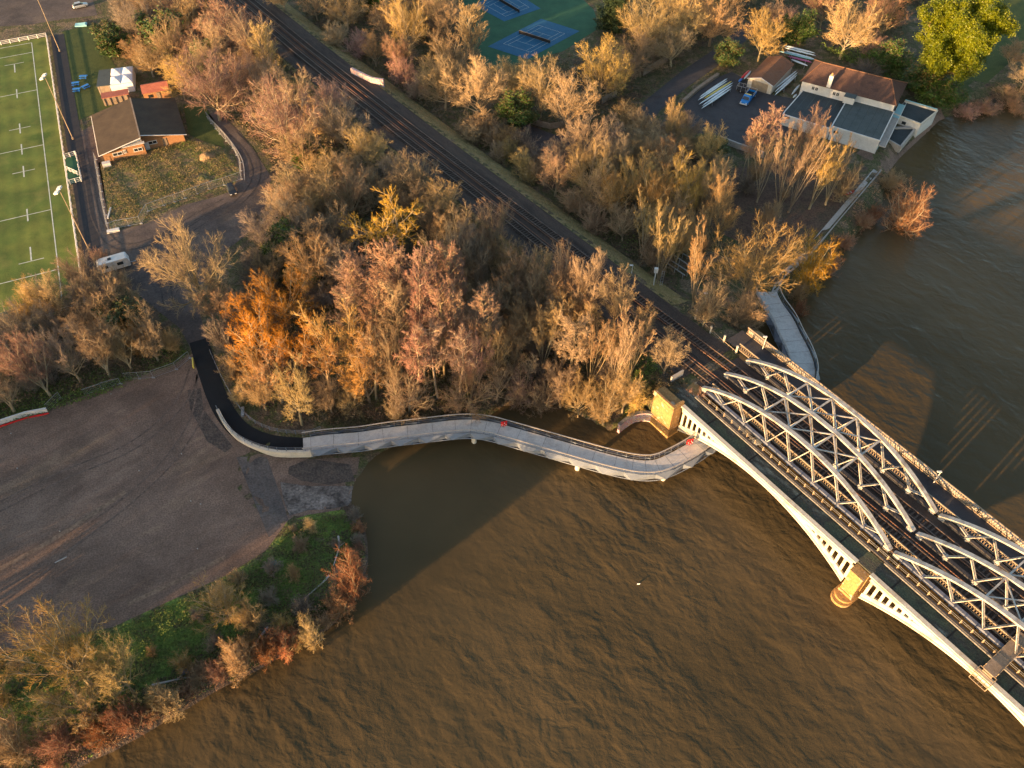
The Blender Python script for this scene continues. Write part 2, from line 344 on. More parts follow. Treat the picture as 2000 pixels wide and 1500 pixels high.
def water_mat():
    m = bpy.data.materials.new('river_water'); m.use_nodes = True; t = m.node_tree; b = t.nodes['Principled BSDF']
    geo = t.nodes.new('ShaderNodeNewGeometry')
    n = t.nodes.new('ShaderNodeTexNoise'); n.inputs['Scale'].default_value = 0.035; n.inputs['Detail'].default_value = 6; t.links.new(geo.outputs['Position'], n.inputs['Vector'])
    r = t.nodes.new('ShaderNodeValToRGB'); e = r.color_ramp.elements; e[0].position = 0.35; e[0].color = (0.056, 0.041, 0.020, 1); e[1].position = 0.65; e[1].color = (0.083, 0.059, 0.029, 1)
    t.links.new(n.outputs['Fac'], r.inputs[0]); t.links.new(r.outputs[0], b.inputs['Base Color'])
    b.inputs['Roughness'].default_value = 0.22; b.inputs['IOR'].default_value = 1.33; b.inputs['Specular IOR Level'].default_value = 0.18
    hsum = None
    for ang, sx, sy, sc, amp, det in ((R(40), 1.0, 0.55, 0.30, 0.75, 2), (R(68), 1.0, 0.6, 0.55, 0.42, 3), (R(15), 1.0, 0.7, 1.3, 0.15, 5)):
        mpo = turned(t, geo.outputs['Position'], ang, (sx, sy))
        nz = t.nodes.new('ShaderNodeTexNoise'); nz.inputs['Scale'].default_value = sc; nz.inputs['Detail'].default_value = det; nz.inputs['Roughness'].default_value = 0.5; nz.inputs['Distortion'].default_value = 0.4
        t.links.new(mpo, nz.inputs['Vector'])
        ml = t.nodes.new('ShaderNodeMath'); ml.operation = 'MULTIPLY'; ml.inputs[1].default_value = amp; t.links.new(nz.outputs['Fac'], ml.inputs[0])
        if hsum is None: hsum = ml.outputs[0]
        else:
            ad = t.nodes.new('ShaderNodeMath'); ad.operation = 'ADD'; t.links.new(hsum, ad.inputs[0]); t.links.new(ml.outputs[0], ad.inputs[1]); hsum = ad.outputs[0]
    # less wave where the bank gives lee: amplitude grows away from the bank upstream
    bp = t.nodes.new('ShaderNodeBump'); bp.inputs['Strength'].default_value = 1.0; bp.inputs['Distance'].default_value = 0.38
    ds = t.nodes.new('ShaderNodeVectorMath'); ds.operation = 'DISTANCE'; cq = P(760, 960, 0); ds.inputs[1].default_value = tuple(cq); t.links.new(geo.outputs['Position'], ds.inputs[0])
    mr = t.nodes.new('ShaderNodeMapRange'); mr.interpolation_type = 'SMOOTHSTEP'; mr.inputs[1].default_value = 6; mr.inputs[2].default_value = 42; mr.inputs[3].default_value = 0.18; mr.inputs[4].default_value = 1.0; t.links.new(ds.outputs['Value'], mr.inputs[0])
    mm = t.nodes.new('ShaderNodeMath'); mm.operation = 'MULTIPLY'; t.links.new(hsum, mm.inputs[0]); t.links.new(mr.outputs[0], mm.inputs[1]); hsum = mm.outputs[0]
    cur = turned(t, geo.outputs['Position'], R(-50), (0.35, 1.0)); nc = t.nodes.new('ShaderNodeTexNoise'); nc.inputs['Scale'].default_value = 0.05; nc.inputs['Detail'].default_value = 4; nc.inputs['Distortion'].default_value = 1.2; t.links.new(cur, nc.inputs['Vector'])
    mc = t.nodes.new('ShaderNodeMapRange'); mc.inputs[1].default_value = 0.35; mc.inputs[2].default_value = 0.65; mc.inputs[3].default_value = 0.62; mc.inputs[4].default_value = 1.15; t.links.new(nc.outputs['Fac'], mc.inputs[0])
    mm = t.nodes.new('ShaderNodeMath'); mm.operation = 'MULTIPLY'; t.links.new(hsum, mm.inputs[0]); t.links.new(mc.outputs[0], mm.inputs[1]); hsum = mm.outputs[0]
    t.links.new(hsum, bp.inputs['Height']); t.links.new(bp.outputs[0], b.inputs['Normal'])
    return m
M_water = water_mat()

# ------------------------------------------------------------------ ground and water sheets
nx, ny = len(gx), len(gy)
b = MB(); b.v = list(zip(GX.ravel().tolist(), GY.ravel().tolist(), GZ.ravel().tolist()))
idx = np.arange(nx * ny).reshape(ny, nx); f = np.stack([idx[:-1, :-1], idx[:-1, 1:], idx[1:, 1:], idx[1:, :-1]], -1).reshape(-1, 4)
b.f = [tuple(q) for q in f.tolist()]; b.mi = [0] * len(b.f)
struct(b.build('ground', M_ground, smooth=True), 'brown leaf littered ground under the trees')
b = MB(); b.add([(-420, -400, 0), (1500, -400, 0), (1500, 1200, 0), (-420, 1200, 0)], [(0, 1, 2, 3)])
struct(b.build('river', M_water), 'muddy brown river with small waves')

# rugby pitch
po = P(114, 526); pt = P(64, 102); E1 = (pt - po).normalized(); E2 = Vector((-E1.y, E1.x, 0)); PITCH_ANG = math.atan2(E1.y, E1.x)
def F(t, s, dz=0.0):
    """t along the touch line, s to the left of it"""
    q = po + E1 * t + E2 * s; q.z = LAND + dz; return q
M_pitch = pitch_mat()
struct(drape('rugby_pitch', [F(-14, -4.2).xy, F(108, -4.2).xy, F(108, 75).xy, F(-14, 75).xy], 0.02, M_pitch, 4), 'green striped rugby pitch')
b = MB()
def pl(t0, s0_, t1, s1_, w=0.22):
    a = F(t0, s0_, 0.034); c = F(t1, s1_, 0.034); d = (c - a).normalized(); n = Vector((-d.y, d.x, 0)) * w / 2
    b.add([a - n, c - n, c + n, a + n], [(0, 1, 2, 3)])
pl(-9.8, 0, 106, 0); pl(-9.8, 70, 106, 70)
for t in (-9.8, 0, 22, 50, 78, 100, 106): pl(t, 0.12, t, 69.9)
for s in (5, 15, 35, 55, 65):
    for t, a, c in ((5, -0.0, 5), (22, -2.4, 2.4), (40, -2.4, 2.4), (50, -2.4, 2.4), (60, -2.4, 2.4), (78, -2.4, 2.4), (95, -5, 0.0)):
        pl(t + a, s, t + c, s, 0.3)
    for t in (5, 40, 60, 95): pl(t, s - 2.5, t, s + 2.5, 0.2)
struct(b.build('pitch_line', M_line), 'white painted pitch lines')

# sheets laid on the ground
GL = 0.02
struct(drape('gravel_yard', ppoly([(-60, 870), (60, 808), (130, 785), (240, 745), (330, 715), (362, 700), (376, 690), (402, 740), (432, 815), (468, 862), (505, 885), (610, 888), (700, 880), (690, 930), (660, 985), (600, 1000), (560, 1020), (520, 1075), (440, 1125), (340, 1170), (220, 1225), (120, 1245), (60, 1268), (-80, 1290), (-200, 1290), (-250, 900)]), GL, M_yard, 2.0), 'bare brown gravel yard')
struct(drape('tarmac', ppoly([(148, 262), (190, 240), (196, 315), (215, 455), (290, 435), (360, 400), (420, 385), (455, 372), (470, 335), (455, 290), (405, 225), (425, 215), (470, 260), (500, 300), (530, 345), (520, 400), (480, 460), (440, 490), (400, 560), (390, 610), (405, 668), (372, 680), (350, 640), (300, 600), (250, 560), (175, 530), (158, 400), (142, 300)]), GL, M_track, 2.0), 'worn dirt and tarmac car park')
struct(drape('side_path', [F(-12, -5.2).xy, F(108, -5.2).xy, F(108, -8.8).xy, F(-12, -8.8).xy], 0.045, M_pathdark, 3), 'dark path along the pitch fence')
struct(drape('club_lawn', ppoly([(122, 62), (190, 45), (205, 90), (235, 150), (250, 200), (185, 222), (142, 240), (130, 150)]), GL, M_lawn, 2.5), 'shaded lawn beside the clubhouse')
struct(drape('side_lawn', ppoly([(358, 205), (395, 200), (425, 245), (440, 290), (395, 275), (368, 262)]), GL, M_lawn, 2.0), 'small lawn beside the curved drive')
struct(drape('top_car_park', ppoly([(-120, -20), (-120, 60), (60, 48), (120, 38), (190, 30), (170, -40), (60, -80)]), GL, M_track, 3.0), 'gravel car park beyond the pitch')
struct(drape('rough_plot', ppoly([(192, 318), (280, 285), (365, 270), (430, 285), (468, 330), (458, 360), (360, 395), (290, 430), (215, 448)]), GL, M_rough, 1.5), 'weedy rough ground in front of the clubhouse')
path_c = smooth([P(x, y).xy for x, y in [(388, 665), (403, 715), (424, 775), (448, 818), (480, 848), (530, 866), (592, 868)]], 5)
p3 = [Vector((q.x, q.y)) for q in path_c]
struct(drape('asphalt_path', strip_poly(p3, 1.75, 1.75), 0.06, M_asph, 1.2), 'new black asphalt path curving to the walkway')
struct(drape('slipway_slab', ppoly([(462, 893), (520, 890), (545, 960), (563, 1015), (525, 1050), (495, 975)]), 0.045, M_slab, 1.5), 'grey concrete apron at the slipway head')
struct(drape('slipway_setts', ppoly([(545, 935), (600, 940), (700, 935), (676, 975), (640, 985), (600, 990), (565, 1005), (552, 970)]), 0.05, mat('setts', [(0.05, 0.042, 0.038), (0.12, 0.10, 0.088), (0.20, 0.17, 0.15)], 0.5, 8, 0.8, 0.12, 4.0, grit=(2.2, 0.5), patch=(0.25, 0.4)), 1.2), 'wet stone setts running into the river')
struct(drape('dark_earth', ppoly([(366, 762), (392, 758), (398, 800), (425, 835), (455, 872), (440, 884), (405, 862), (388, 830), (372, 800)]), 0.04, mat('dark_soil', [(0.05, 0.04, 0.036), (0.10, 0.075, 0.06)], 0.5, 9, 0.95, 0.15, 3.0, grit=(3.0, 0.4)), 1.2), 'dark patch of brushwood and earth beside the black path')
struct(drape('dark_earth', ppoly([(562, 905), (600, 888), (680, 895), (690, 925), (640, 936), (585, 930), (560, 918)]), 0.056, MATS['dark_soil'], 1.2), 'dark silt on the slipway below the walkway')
struct(drape('bank', ppoly([(700, 985), (712, 1040), (715, 1100), (700, 1170), (640, 1220), (575, 1262), (500, 1300), (400, 1345), (235, 1440), (100, 1500), (-100, 1560), (-200, 1400), (-60, 1290), (60, 1268), (120, 1245), (220, 1225), (340, 1170), (440, 1125), (520, 1075), (560, 1020), (600, 1000), (660, 985)]), GL, M_bank, 1.6), 'overgrown green river bank')
# wheel tracks and an old ridge line in the yard and on the drive
def wheel_track(px, lab, mt, gauge=1.9, w=0.32):
    c = smooth([P(x, y).xy for x, y in px], 6); c = [Vector(q) for q in c]
    for s_ in ((-gauge / 2, gauge / 2) if gauge else (0,)):
        pts = []
        for i, q in enumerate(c):
            d = (c[min(i + 1, len(c) - 1)] - c[max(i - 1, 0)]).normalized(); pts.append(q + Vector((d.y, -d.x)) * s_)
        struct(drape('wheel_track', strip_poly(pts, w / 2, w / 2), 0.048, mt, 1.0), lab)
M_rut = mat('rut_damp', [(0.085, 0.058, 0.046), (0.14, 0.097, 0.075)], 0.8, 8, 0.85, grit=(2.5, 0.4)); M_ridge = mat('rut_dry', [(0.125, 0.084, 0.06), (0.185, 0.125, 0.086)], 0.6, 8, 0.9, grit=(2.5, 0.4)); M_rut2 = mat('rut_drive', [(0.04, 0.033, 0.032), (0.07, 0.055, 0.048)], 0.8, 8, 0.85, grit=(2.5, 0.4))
wheel_track([(60, 1130), (140, 1060), (240, 985), (330, 900), (385, 810), (395, 730)], 'damp wheel ruts across the gravel yard', M_rut)
wheel_track([(-20, 1000), (120, 930), (260, 870), (350, 790), (380, 720)], 'damp wheel ruts across the gravel yard', M_rut)
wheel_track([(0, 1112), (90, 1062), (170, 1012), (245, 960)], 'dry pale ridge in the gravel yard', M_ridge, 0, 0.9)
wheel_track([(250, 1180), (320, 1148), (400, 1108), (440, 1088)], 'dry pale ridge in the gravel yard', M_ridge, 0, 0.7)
wheel_track([(330, 600), (325, 540), (350, 470), (400, 430), (460, 400), (500, 350), (490, 300), (455, 260)], 'wheel ruts on the curved drive', M_rut2)
wheel_track([(160, 290), (175, 360), (190, 430), (230, 480), (300, 470), (380, 425), (440, 392)], 'wheel ruts on the curved drive', M_rut2)
shl = [Vector(P(x, y, 0).xy) for x, y in shore_px[:11]]
struct(drape('shore_mud', strip_poly([Vector(q) for q in smooth(shl, 3)], 1.7, .6)[::-1], 0.07, mat('wet_mud', [(0.035, 0.024, 0.015), (0.075, 0.05, 0.03)], 0.9, 8, 0.45, 0.15, 3.0, grit=(2.5, 0.4)), 1.0), 'wet brown mud along the water edge of the bank')
# railway formation
us = np.arange(-262, -1.0, 3.0)
bal = [Vector(B(u, float(track_c(u)) - 6.1, 0).xy) for u in us] + [Vector(B(u, float(track_c(u)) + 6.1, 0).xy) for u in us[::-1]]
struct(drape('railway_bed', bal, 0.10, M_ballast, 2.0), 'dark ballast of the railway')
ver = [Vector(B(u, float(track_c(u)) + 6.3, 0).xy) for u in us[:-5]] + [Vector(B(u, float(track_c(u)) + 13.0, 0).xy) for u in us[:-5][::-1]]
struct(drape('verge', ver, 0.04, M_verge, 2.0), 'dry grass verge on the railway slope')
ver = [Vector(B(u, float(track_c(u)) - 6.3, 0).xy) for u in us[:-8]] + [Vector(B(u, float(track_c(u)) - 10.0, 0).xy) for u in us[:-8][::-1]]
struct(drape('verge', ver[::-1], 0.04, M_verge, 2.0), 'narrow grass verge on the pitch side of the railway')
def track(label, sep):
    t = thing('railway_track', label, 'railway track', B(-100, float(track_c(-100)) + sep, RAIL_Z))
    def c(u): return float(track_c(u)) + sep * float(np.interp(u, [-200, -60, 0], [1.0, 1.05, 1.42]))
    uu = np.arange(-260, 78, 4.0)
    for g in (-0.72, 0.72):
        m = MB(); m.sweep([B(u, c(u) + g, RAIL_Z + 0.06) for u in uu], [(-0.06, 0), (0.06, 0), (0.06, 0.15), (-0.06, 0.15)]); m.build('rail', M_rail, t)
    m = MB()
    for u in np.arange(-258, 76, 0.72):
        j = random.uniform(-0.04, 0.04); m.bar(B(u + j, c(u) - 1.25, RAIL_Z - 0.03), B(u + j, c(u) + 1.25, RAIL_Z - 0.03), 0.26, 0.16)
    m.build('sleeper_bed', M_sleeper, t)
    # conductor rail
    m = MB(); m.sweep([B(u, c(u) - math.copysign(1.25, sep) * 1.0, RAIL_Z + 0.16) for u in uu], [(-0.05, 0), (0.05, 0), (0.05, 0.1), (-0.05, 0.1)]); m.build('conductor_rail', mat('rusty_rail', [(0.13, 0.06, 0.035), (0.20, 0.105, 0.065)], 1.0, 4, 0.7) if 'rusty_rail' not in MATS else MATS['rusty_rail'], t)
    return t
track('railway track nearer the rugby pitch, with rusty rails on dark ballast', -1.85)
track('railway track nearer the tennis courts, with rusty rails on dark ballast', 1.85)
# beyond the railway
struct(drape('access_road', ppoly([(1220, 250), (1250, 205), (1330, 140), (1390, 100), (1440, 60), (1480, 30), (1500, 45), (1450, 85), (1400, 130), (1340, 172), (1290, 215), (1262, 255), (1170, 300), (1080, 310), (1010, 270), (1020, 240), (1080, 262), (1150, 275)]), 0.045, M_asph2, 2.5), 'shaded access road behind the boathouse')
struct(drape('boat_yard', ppoly([(1335, 205), (1380, 160), (1430, 140), (1470, 165), (1510, 185), (1560, 195), (1570, 230), (1545, 262), (1480, 285), (1410, 275), (1350, 255)]), GL, M_asph2, 2.5), 'grey tarmac yard of the boathouse')
struct(drape('hard', ppoly([(1672, 300), (1700, 275), (1755, 292), (1800, 250), (1822, 215), (1835, 205), (1855, 218), (1800, 268), (1760, 305), (1738, 325), (1715, 320)]), 0.05, M_yard, 1.8), 'worn slipway hard in front of the boathouse')
tp = smooth([P(x, y).xy for x, y in [(1500, 592), (1512, 570), (1530, 535), (1560, 508), (1600, 462), (1640, 415), (1680, 368), (1712, 330)]], 4)
struct(drape('towpath', strip_poly([Vector(q) for q in tp], 0.55, 0.55), 0.06, M_conc, 1.6), 'pale riverside towpath')
struct(drape('clearing', ppoly([(1345, 430), (1420, 330), (1500, 320), (1640, 345), (1690, 345), (1620, 440), (1560, 500), (1500, 520), (1440, 470)]), GL, mat('leaf_mould', [(0.05, 0.032, 0.024), (0.095, 0.06, 0.042), (0.06, 0.05, 0.03)], 0.25, 8, 0.95, 0.2, 3.0, grit=(3.0, 0.35)), 2.0), 'dark leaf covered clearing by the river')
struct(drape('tennis_surround', ppoly([(905, -60), (1080, -60), (1160, 20), (1170, 55), (1100, 100), (960, 140), (905, 80)]), GL, M_courtg, 3.0), 'green surround of the tennis courts')
struct(drape('far_lawn', ppoly([(1880, -40), (2060, -60), (2060, 70), (1985, 110), (1930, 160), (1885, 190), (1870, 175), (1905, 90)]), GL, M_lawn, 3.0), 'lawn beyond the evergreen tree')
for lab, quad in (('nearer', [(953, 91), (1057, 37), (1132, 61), (1030, 116)]), ('farther', [(925, 10), (990, -25), (1056, 17), (985, 42)])):
    q = [P(x, y) for x, y in quad]
    t = thing('tennis_court', f'{lab} blue tennis court with white lines and a net', 'tennis court', (q[0] + q[2]) / 2)
    t.location.z = LAND; t['_w'] = tuple(t.location)
    m = MB(); m.add([(a.x, a.y, LAND + 0.05) for a in q], [(3, 2, 1, 0)]); o = m.build('court_surface', M_court, t)
    m = MB(); ctr = (q[0] + q[1] + q[2] + q[3]) / 4
    def cc(a, b_): # a across 0..1 along q0->q3, b_ along q0->q1
        return q[0] * (1 - a) * (1 - b_) + q[3] * a * (1 - b_) + q[1] * (1 - a) * b_ + q[2] * a * b_
    def ln(a0, b0, a1, b1):
        A = cc(a0, b0); C = cc(a1, b1); A.z = C.z = LAND + 0.06; d = (C - A).normalized(); n = Vector((-d.y, d.x, 0)) * 0.04; m.add([A - n, C - n, C + n, A + n], [(0, 1, 2, 3)])
    for a in (0.16, 0.27, 0.73, 0.84): ln(a, 0.17, a, 0.83)
    for bb in (0.17, 0.83): ln(0.16, bb, 0.84, bb)
    for bb in (0.33, 0.67): ln(0.27, bb, 0.73, bb)
    ln(0.5, 0.33, 0.5, 0.67); m.build('court_marking', M_line, t)
    m = MB(); A = cc(0.1, 0.5); C = cc(0.9, 0.5); A.z = C.z = LAND + 0.55; m.bar(A, C, 0.03, 0.9); m.build('net', M_tyre, t)
    m = MB(); A.z = C.z = LAND + 1.02; m.bar(A, C, 0.05, 0.06); m.build('net_tape', M_conc, t)
    for e in (A, C): m = MB(); m.tube([(e.x, e.y, LAND), (e.x, e.y, LAND + 1.1)], 0.06, 6); m.build('net_post', M_black, t)
# ------------------------------------------------------------------ the old iron arch bridge
Z = Vector((0, 0, 1))
old = thing('iron_arch_bridge', 'disused cream iron arch bridge with slotted girders and a mossy deck, beside the railway trusses', 'bridge', B(19, 1.8, 0))
def soffit(u, c): return 6.15 - 5.1 * ((u - c) / 18.2) ** 2
def girder(c, w, part, M_iron=M_iron):
    """one span centred at c; outer face at w"""
    m = MB(); h = 18.1; u0 = c - h; n = 32
    for i in range(n):
        a = u0 + 2 * h * i / n; b_ = u0 + 2 * h * (i + 1) / n
        za, zb = soffit(a, c), soffit(b_, c)
        for (w0, w1, d0, d1) in ((w - 0.28, w + 0.28, 0.0, 0.34), (w - 0.12, w + 0.2, 0.343, 1.35)):
            vs = [B(a, w0, za + d0), B(a, w1, za + d0), B(b_, w1, zb + d0), B(b_, w0, zb + d0), B(a, w0, za + d1), B(a, w1, za + d1), B(b_, w1, zb + d1), B(b_, w0, zb + d1)]
            m.add(vs, [(0, 1, 2, 3), (4, 7, 6, 5), (0, 4, 5, 1), (3, 2, 6, 7), (0, 3, 7, 4), (1, 5, 6, 2)])
    # spandrel posts between the rib and the top band, solid plate near the crown
    k = 0; u = u0 + 0.35
    while u < c + h:
        if soffit(u, c) + 1.35 < 6.15:
            z0 = soffit(u, c) + 1.3
            m.box(B(u, w + 0.04, (z0 + 6.2) / 2), U * 0.23, W * 0.10, Z * ((6.2 - z0) / 2))
            # rounded slot ends
            for s_ in (-1, 1):
                m.bar(B(u + s_ * 0.22, w + 0.04, 6.0), B(u + s_ * 0.44, w + 0.04, 6.2), 0.18, 0.14)
        u += 1.12
    um = 18.2 * math.sqrt(1.1 / 5.1)
    m.box(B(c, w + 0.07, 6.1), U * (um * 1.25), W * 0.09, Z * 0.35)
    o = m.build('girder', M_iron, old)
    m = MB(); m.box(B(c, w + 0.04, 6.55), U * h, W * 0.2, Z * 0.36)
    m.box(B(c, w + 0.0, 7.02), U * h, W * 0.30, Z * 0.08)
    m.build('cornice', M_iron, o)
    m = MB(); m.box(B(c, w + 0.12, 7.25), U * (h + 0.2), W * 0.16, Z * 0.15); m.build('recess', M_kerb, o)  # recess band in darker grey: its shadow line is put into the colour
    m = MB(); m.box(B(c, w - 0.05, 7.55), U * (h + 0.4), W * 0.38, Z * 0.13); m.build('coping', M_iron, o)
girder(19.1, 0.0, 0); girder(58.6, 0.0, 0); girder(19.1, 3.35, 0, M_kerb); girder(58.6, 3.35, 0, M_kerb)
m = MB(); m.box(B(35, 1.75, 7.05), U * 42, W * 1.42, Z * 0.18); dk = m.build('deck', M_deck, old)
m = MB()
for u in np.arange(6, 76, 9.3): m.box(B(u, 1.75, 7.245), U * 0.12, W * 1.36, Z * 0.03)
m.build('deck_joint', M_dark, dk)
m = MB()
for u in np.arange(1.5, 77, 0.9): m.box(B(u, 3.33, 7.75), U * 0.42, W * 0.2, Z * 0.12)
m.build('kerb_beam', M_asph2, old)
rl = MB(); pp = []
for u in np.arange(3.2, 76, 1.75):
    pm = MB(); pm.box(B(u, 3.62, 8.25), U * 0.06, W * 0.04, Z * 0.55); pm.box(B(u + .12, 3.80, 8.05), U * 0.03, W * 0.03, Z * 0.3); pp.append(pm)
for z_ in (8.72, 8.35): rl.bar(B(1.5, 3.62, z_), B(76, 3.62, z_), 0.06, 0.06)
ro = rl.build('handrail', M_kerb, old)
for pm in pp: pm.build('rail_post', M_lattice, old)
m = MB(); m.box(B(8.3, 4.35, 7.55), U * 2.4, W * 0.55, Z * 0.08)
for u in (6, 10.5): m.box(B(u, 4.35, 7.2), U * 0.08, W * 0.6, Z * 0.3)
m.build('timber_stage', M_timber, old)

# ------------------------------------------------------------------ the bowstring railway bridge
bow = thing('bowstring_bridge', 'grey steel bowstring railway bridge with three rows of arched trusses over two tracks', 'bridge', B(39, 11, 0))
ZB = 7.75
def truss(u0, w):
    N = 8; L = 39.2; pn = L / N
    def hgt(u): x = abs((u - u0 - L / 2) / (L / 2)); return 6.2 * (1 - x ** 2.15)
    uu = [u0 + L * i / 32 for i in range(33)]
    m = MB()
    for a, b_ in zip(uu[:-1], uu[1:]):
        A = B(a, w, ZB + hgt(a)); C = B(b_, w, ZB + hgt(b_)); d = (C - A); n = d.cross(W).normalized()
        if n.z < 0: n = -n
        ext = d.normalized() * 0.02
        m.box((A + C) / 2 + n * 0.22, d / 2 + ext, W * 0.38, n * 0.04)
        for s in (-0.24, 0.24): m.box((A + C) / 2 + W * s, d / 2 + ext, W * 0.04, n * 0.179)
        m.box((A + C) / 2 - n * 0.12, d / 2, W * 0.2, n * 0.03)
    top = m.build('truss', M_steel, bow)
    m = MB()
    for s in (-0.24, 0.24): m.bar(B(u0 + 0.4, w + s, ZB - 0.1), B(u0 + L - 0.4, w + s, ZB - 0.1), 0.12, 0.52)
    m.bar(B(u0 + 0.5, w, ZB + 0.17), B(u0 + L - 0.5, w, ZB + 0.17), 0.5, 0.05)
    m.build('bottom_chord', M_blue if w < 8 else M_asph2, top)
    for k in range(1, N):
        c = MB(); q = B(u0 + k * pn, w, ZB + 0.1)
        c.box(q, U * 0.42, W * 0.34, Z * 0.34); c.box(q + Z * 0.36, U * 0.2, W * 0.30, Z * 0.1); c.box(q - Z * .4, U * 0.15, W * 0.45, Z * 0.25)
        c.build('gusset', M_blue if w < 8 else M_steel, top)
        for s in (-0.5, 0.5):
            ut = u0 + (k + s) * pn
            if hgt(ut) < 1.0: ut = u0 + (k + s * 0.75) * pn
            c = MB()
            for g in (-0.17, 0.17): c.bar(q + W * g + Z * 0.2, B(ut, w + g, ZB + hgt(ut) - 0.1), 0.12, 0.17, up=W)
            c.build('web_member', M_steel, top)
    for e, s in ((u0, 1), (u0 + L, -1)):
        c = MB(); c.box(B(e + s * 0.5, w, ZB - 0.02), U * 0.5, W * 0.4, Z * 0.36); c.build('bearing', M_steel, top)
    return hgt
for u0 in (0.0, 39.95):
    for w in (5.45, 10.95, 16.45): hg = truss(u0, w)
    pn = 4.9
    m = MB(); h_ = lambda u: ZB + hg(u) + 0.05
    nodes = [u0 + k * pn for k in (2.5, 3.5, 4.5, 5.5)]
    for w0 in (5.45, 10.95):
        for u in nodes: m.bar(B(u, w0 + 0.45, ZB + hg(u) if u0 > 30 else ZB + hg(u)), B(u, w0 + 5.05, ZB + hg(u)), 0.26, 0.22)
        for a, b_ in zip(nodes[:-1], nodes[1:]):
            m.bar(B(a, w0 + 0.45, ZB + hg(a) - 0.03), B(b_, w0 + 5.05, ZB + hg(b_) - 0.03), 0.18, 0.16)
            m.bar(B(b_, w0 + 0.45, ZB + hg(b_) + 0.02), B(a, w0 + 5.05, ZB + hg(a) + 0.02), 0.18, 0.16)
    m.build('overhead_bracing', M_steel, bow)
# deck in bays
m = MB(); m.box(B(38.5, 10.95, 7.18), U * 40.3, W * 5.2, Z * 0.12)
for w in np.arange(6.6, 15.6, 1.5): m.box(B(38.5, w, 7.34), U * 40.3, W * 0.12, Z * 0.035)
for u in np.arange(0, 78, 2.45): m.box(B(u, 10.95, 6.8), U * 0.15, W * 5.4, Z * 0.25)
m.build('track_deck', M_ballast, bow)
def lattice(u0, u1, w, z0, h, name='lattice_parapet', lean=0.0, par=None):
    m = MB(); m.bar(B(u0, w, z0), B(u1, w, z0), 0.10, 0.14); m.bar(B(u0, w + lean, z0 + h), B(u1, w + lean, z0 + h), 0.16, 0.14)
    s = 0.42; n = int((u1 - u0) / s)
    for i in range(n):
        a = u0 + i * s; b_ = a + s
        m.bar(B(a, w, z0), B(b_, w + lean, z0 + h), 0.035, 0.11, up=W); m.bar(B(b_, w + 0.012, z0), B(a, w + lean + 0.012, z0 + h), 0.035, 0.11, up=W)
    o = m.build(name, M_lattice, par or bow); return o
lattice(0.8, 77, 6.75, 7.45, 1.35)
lattice(-3.0, 77, 17.35, 7.5, 1.5)
lattice(-5.0, 77, 21.6, 7.5, 1.5)
m = MB(); m.box(B(36, 19.5, 7.28), U * 42, W * 2.1, Z * 0.14); m.build('footway', M_asph2, bow)
m = MB()
for u0_ in (-5, 19, 43): m.box(B(u0_ + 12, 21.95, 7.9), U * 11.8, W * 0.16, Z * 0.42); m.box(B(u0_ + 12, 21.95, 8.38), U * 11.8, W * 0.28, Z * 0.06)
m.build('parapet', M_steel, bow)
m = MB()
for w in (6.1, 16.2, 17.5, 21.4): m.box(B(38.5, w, 6.7), U * 39, W * 0.15, Z * 0.42)
m.build('deck_beam', M_steel, bow)

# piers and abutment
def pier(u, lab):
    t = thing('bridge_pier', lab, 'pier', B(u, 10, 0))
    m = MB(); lo = []
    for k in range(13):
        a = math.pi * (0.5 + k / 12); lo.append((u - 1.6 * math.cos(math.pi * k / 12), -1.7 - 1.6 * math.sin(math.pi * k / 12)))
    poly = [B(a, w, 0).xy for a, w in lo] + [B(u + 1.6, 22.5, 0).xy, B(u - 1.6, 22.5, 0).xy]
    m.prism(poly, -2.5, 0.55); m.build('cutwater', M_stone, t)
    m = MB(); c = B(u, 10, 0).xy; m.prism([c + (Vector(q) - c) * 0.955 for q in poly], 0.55, 0.95); m.build('plinth', M_stone, t)
    m = MB(); m.box(B(u, -0.65, 3.85), U * 1.08, W * 0.72, Z * 2.9); m.box(B(u, -0.65, 6.85), U * 1.2, W * 0.84, Z * 0.12); m.box(B(u, -0.65, 1.2), U * 1.2, W * 0.85, Z * 0.3)
    m.build('pedestal', M_stone, t)
    m = MB(); m.box(B(u, 11, 3.7), U * 1.15, W * 10.6, Z * 2.8); m.build('shaft', M_stone, t)
    return t
pier(38.85, 'weathered yellow stone pier with rounded cutwater standing in the river under both bridges')
t = thing('abutment', 'sunlit sandstone abutment pillar at the river edge where the cream iron arch begins', 'abutment', B(-2, 0, 0))
m = MB(); m.box(B(-1.75, -1.0, 3.4), U * 2.35, W * 1.1, Z * 4.3); m.build('pillar', M_stone, t)
m = MB(); m.box(B(-1.75, -1.0, 7.55), U * 2.55, W * 1.3, Z * 0.2); m.box(B(-1.75, -2.0, 8.0), U * 2.45, W * 0.22, Z * 0.3); m.box(B(0.45, -0.7, 8.0), U * 0.22, W * 1.0, Z * 0.3); m.build('coping', M_stone, t)
m = MB(); m.box(B(-1.75, -1.0, 1.0), U * 2.55, W * 1.28, Z * 1.2); m.build('plinth', M_stone, t)
m = MB(); m.box(B(-1.0, 11.4, 2.6), U * 1.4, W * 11.2, Z * 4.4); m.box(B(-1.0, 11.4, 1.0), U * 1.7, W * 11.2, Z * 1.2); m.build('wing_wall', M_stone, t)
m = MB(); m.bar(B(-4.6, 2.2, 7.8), B(-4.6, 5.0, 7.8), 0.3, 1.5); m.build('back_wall', M_conc, t)

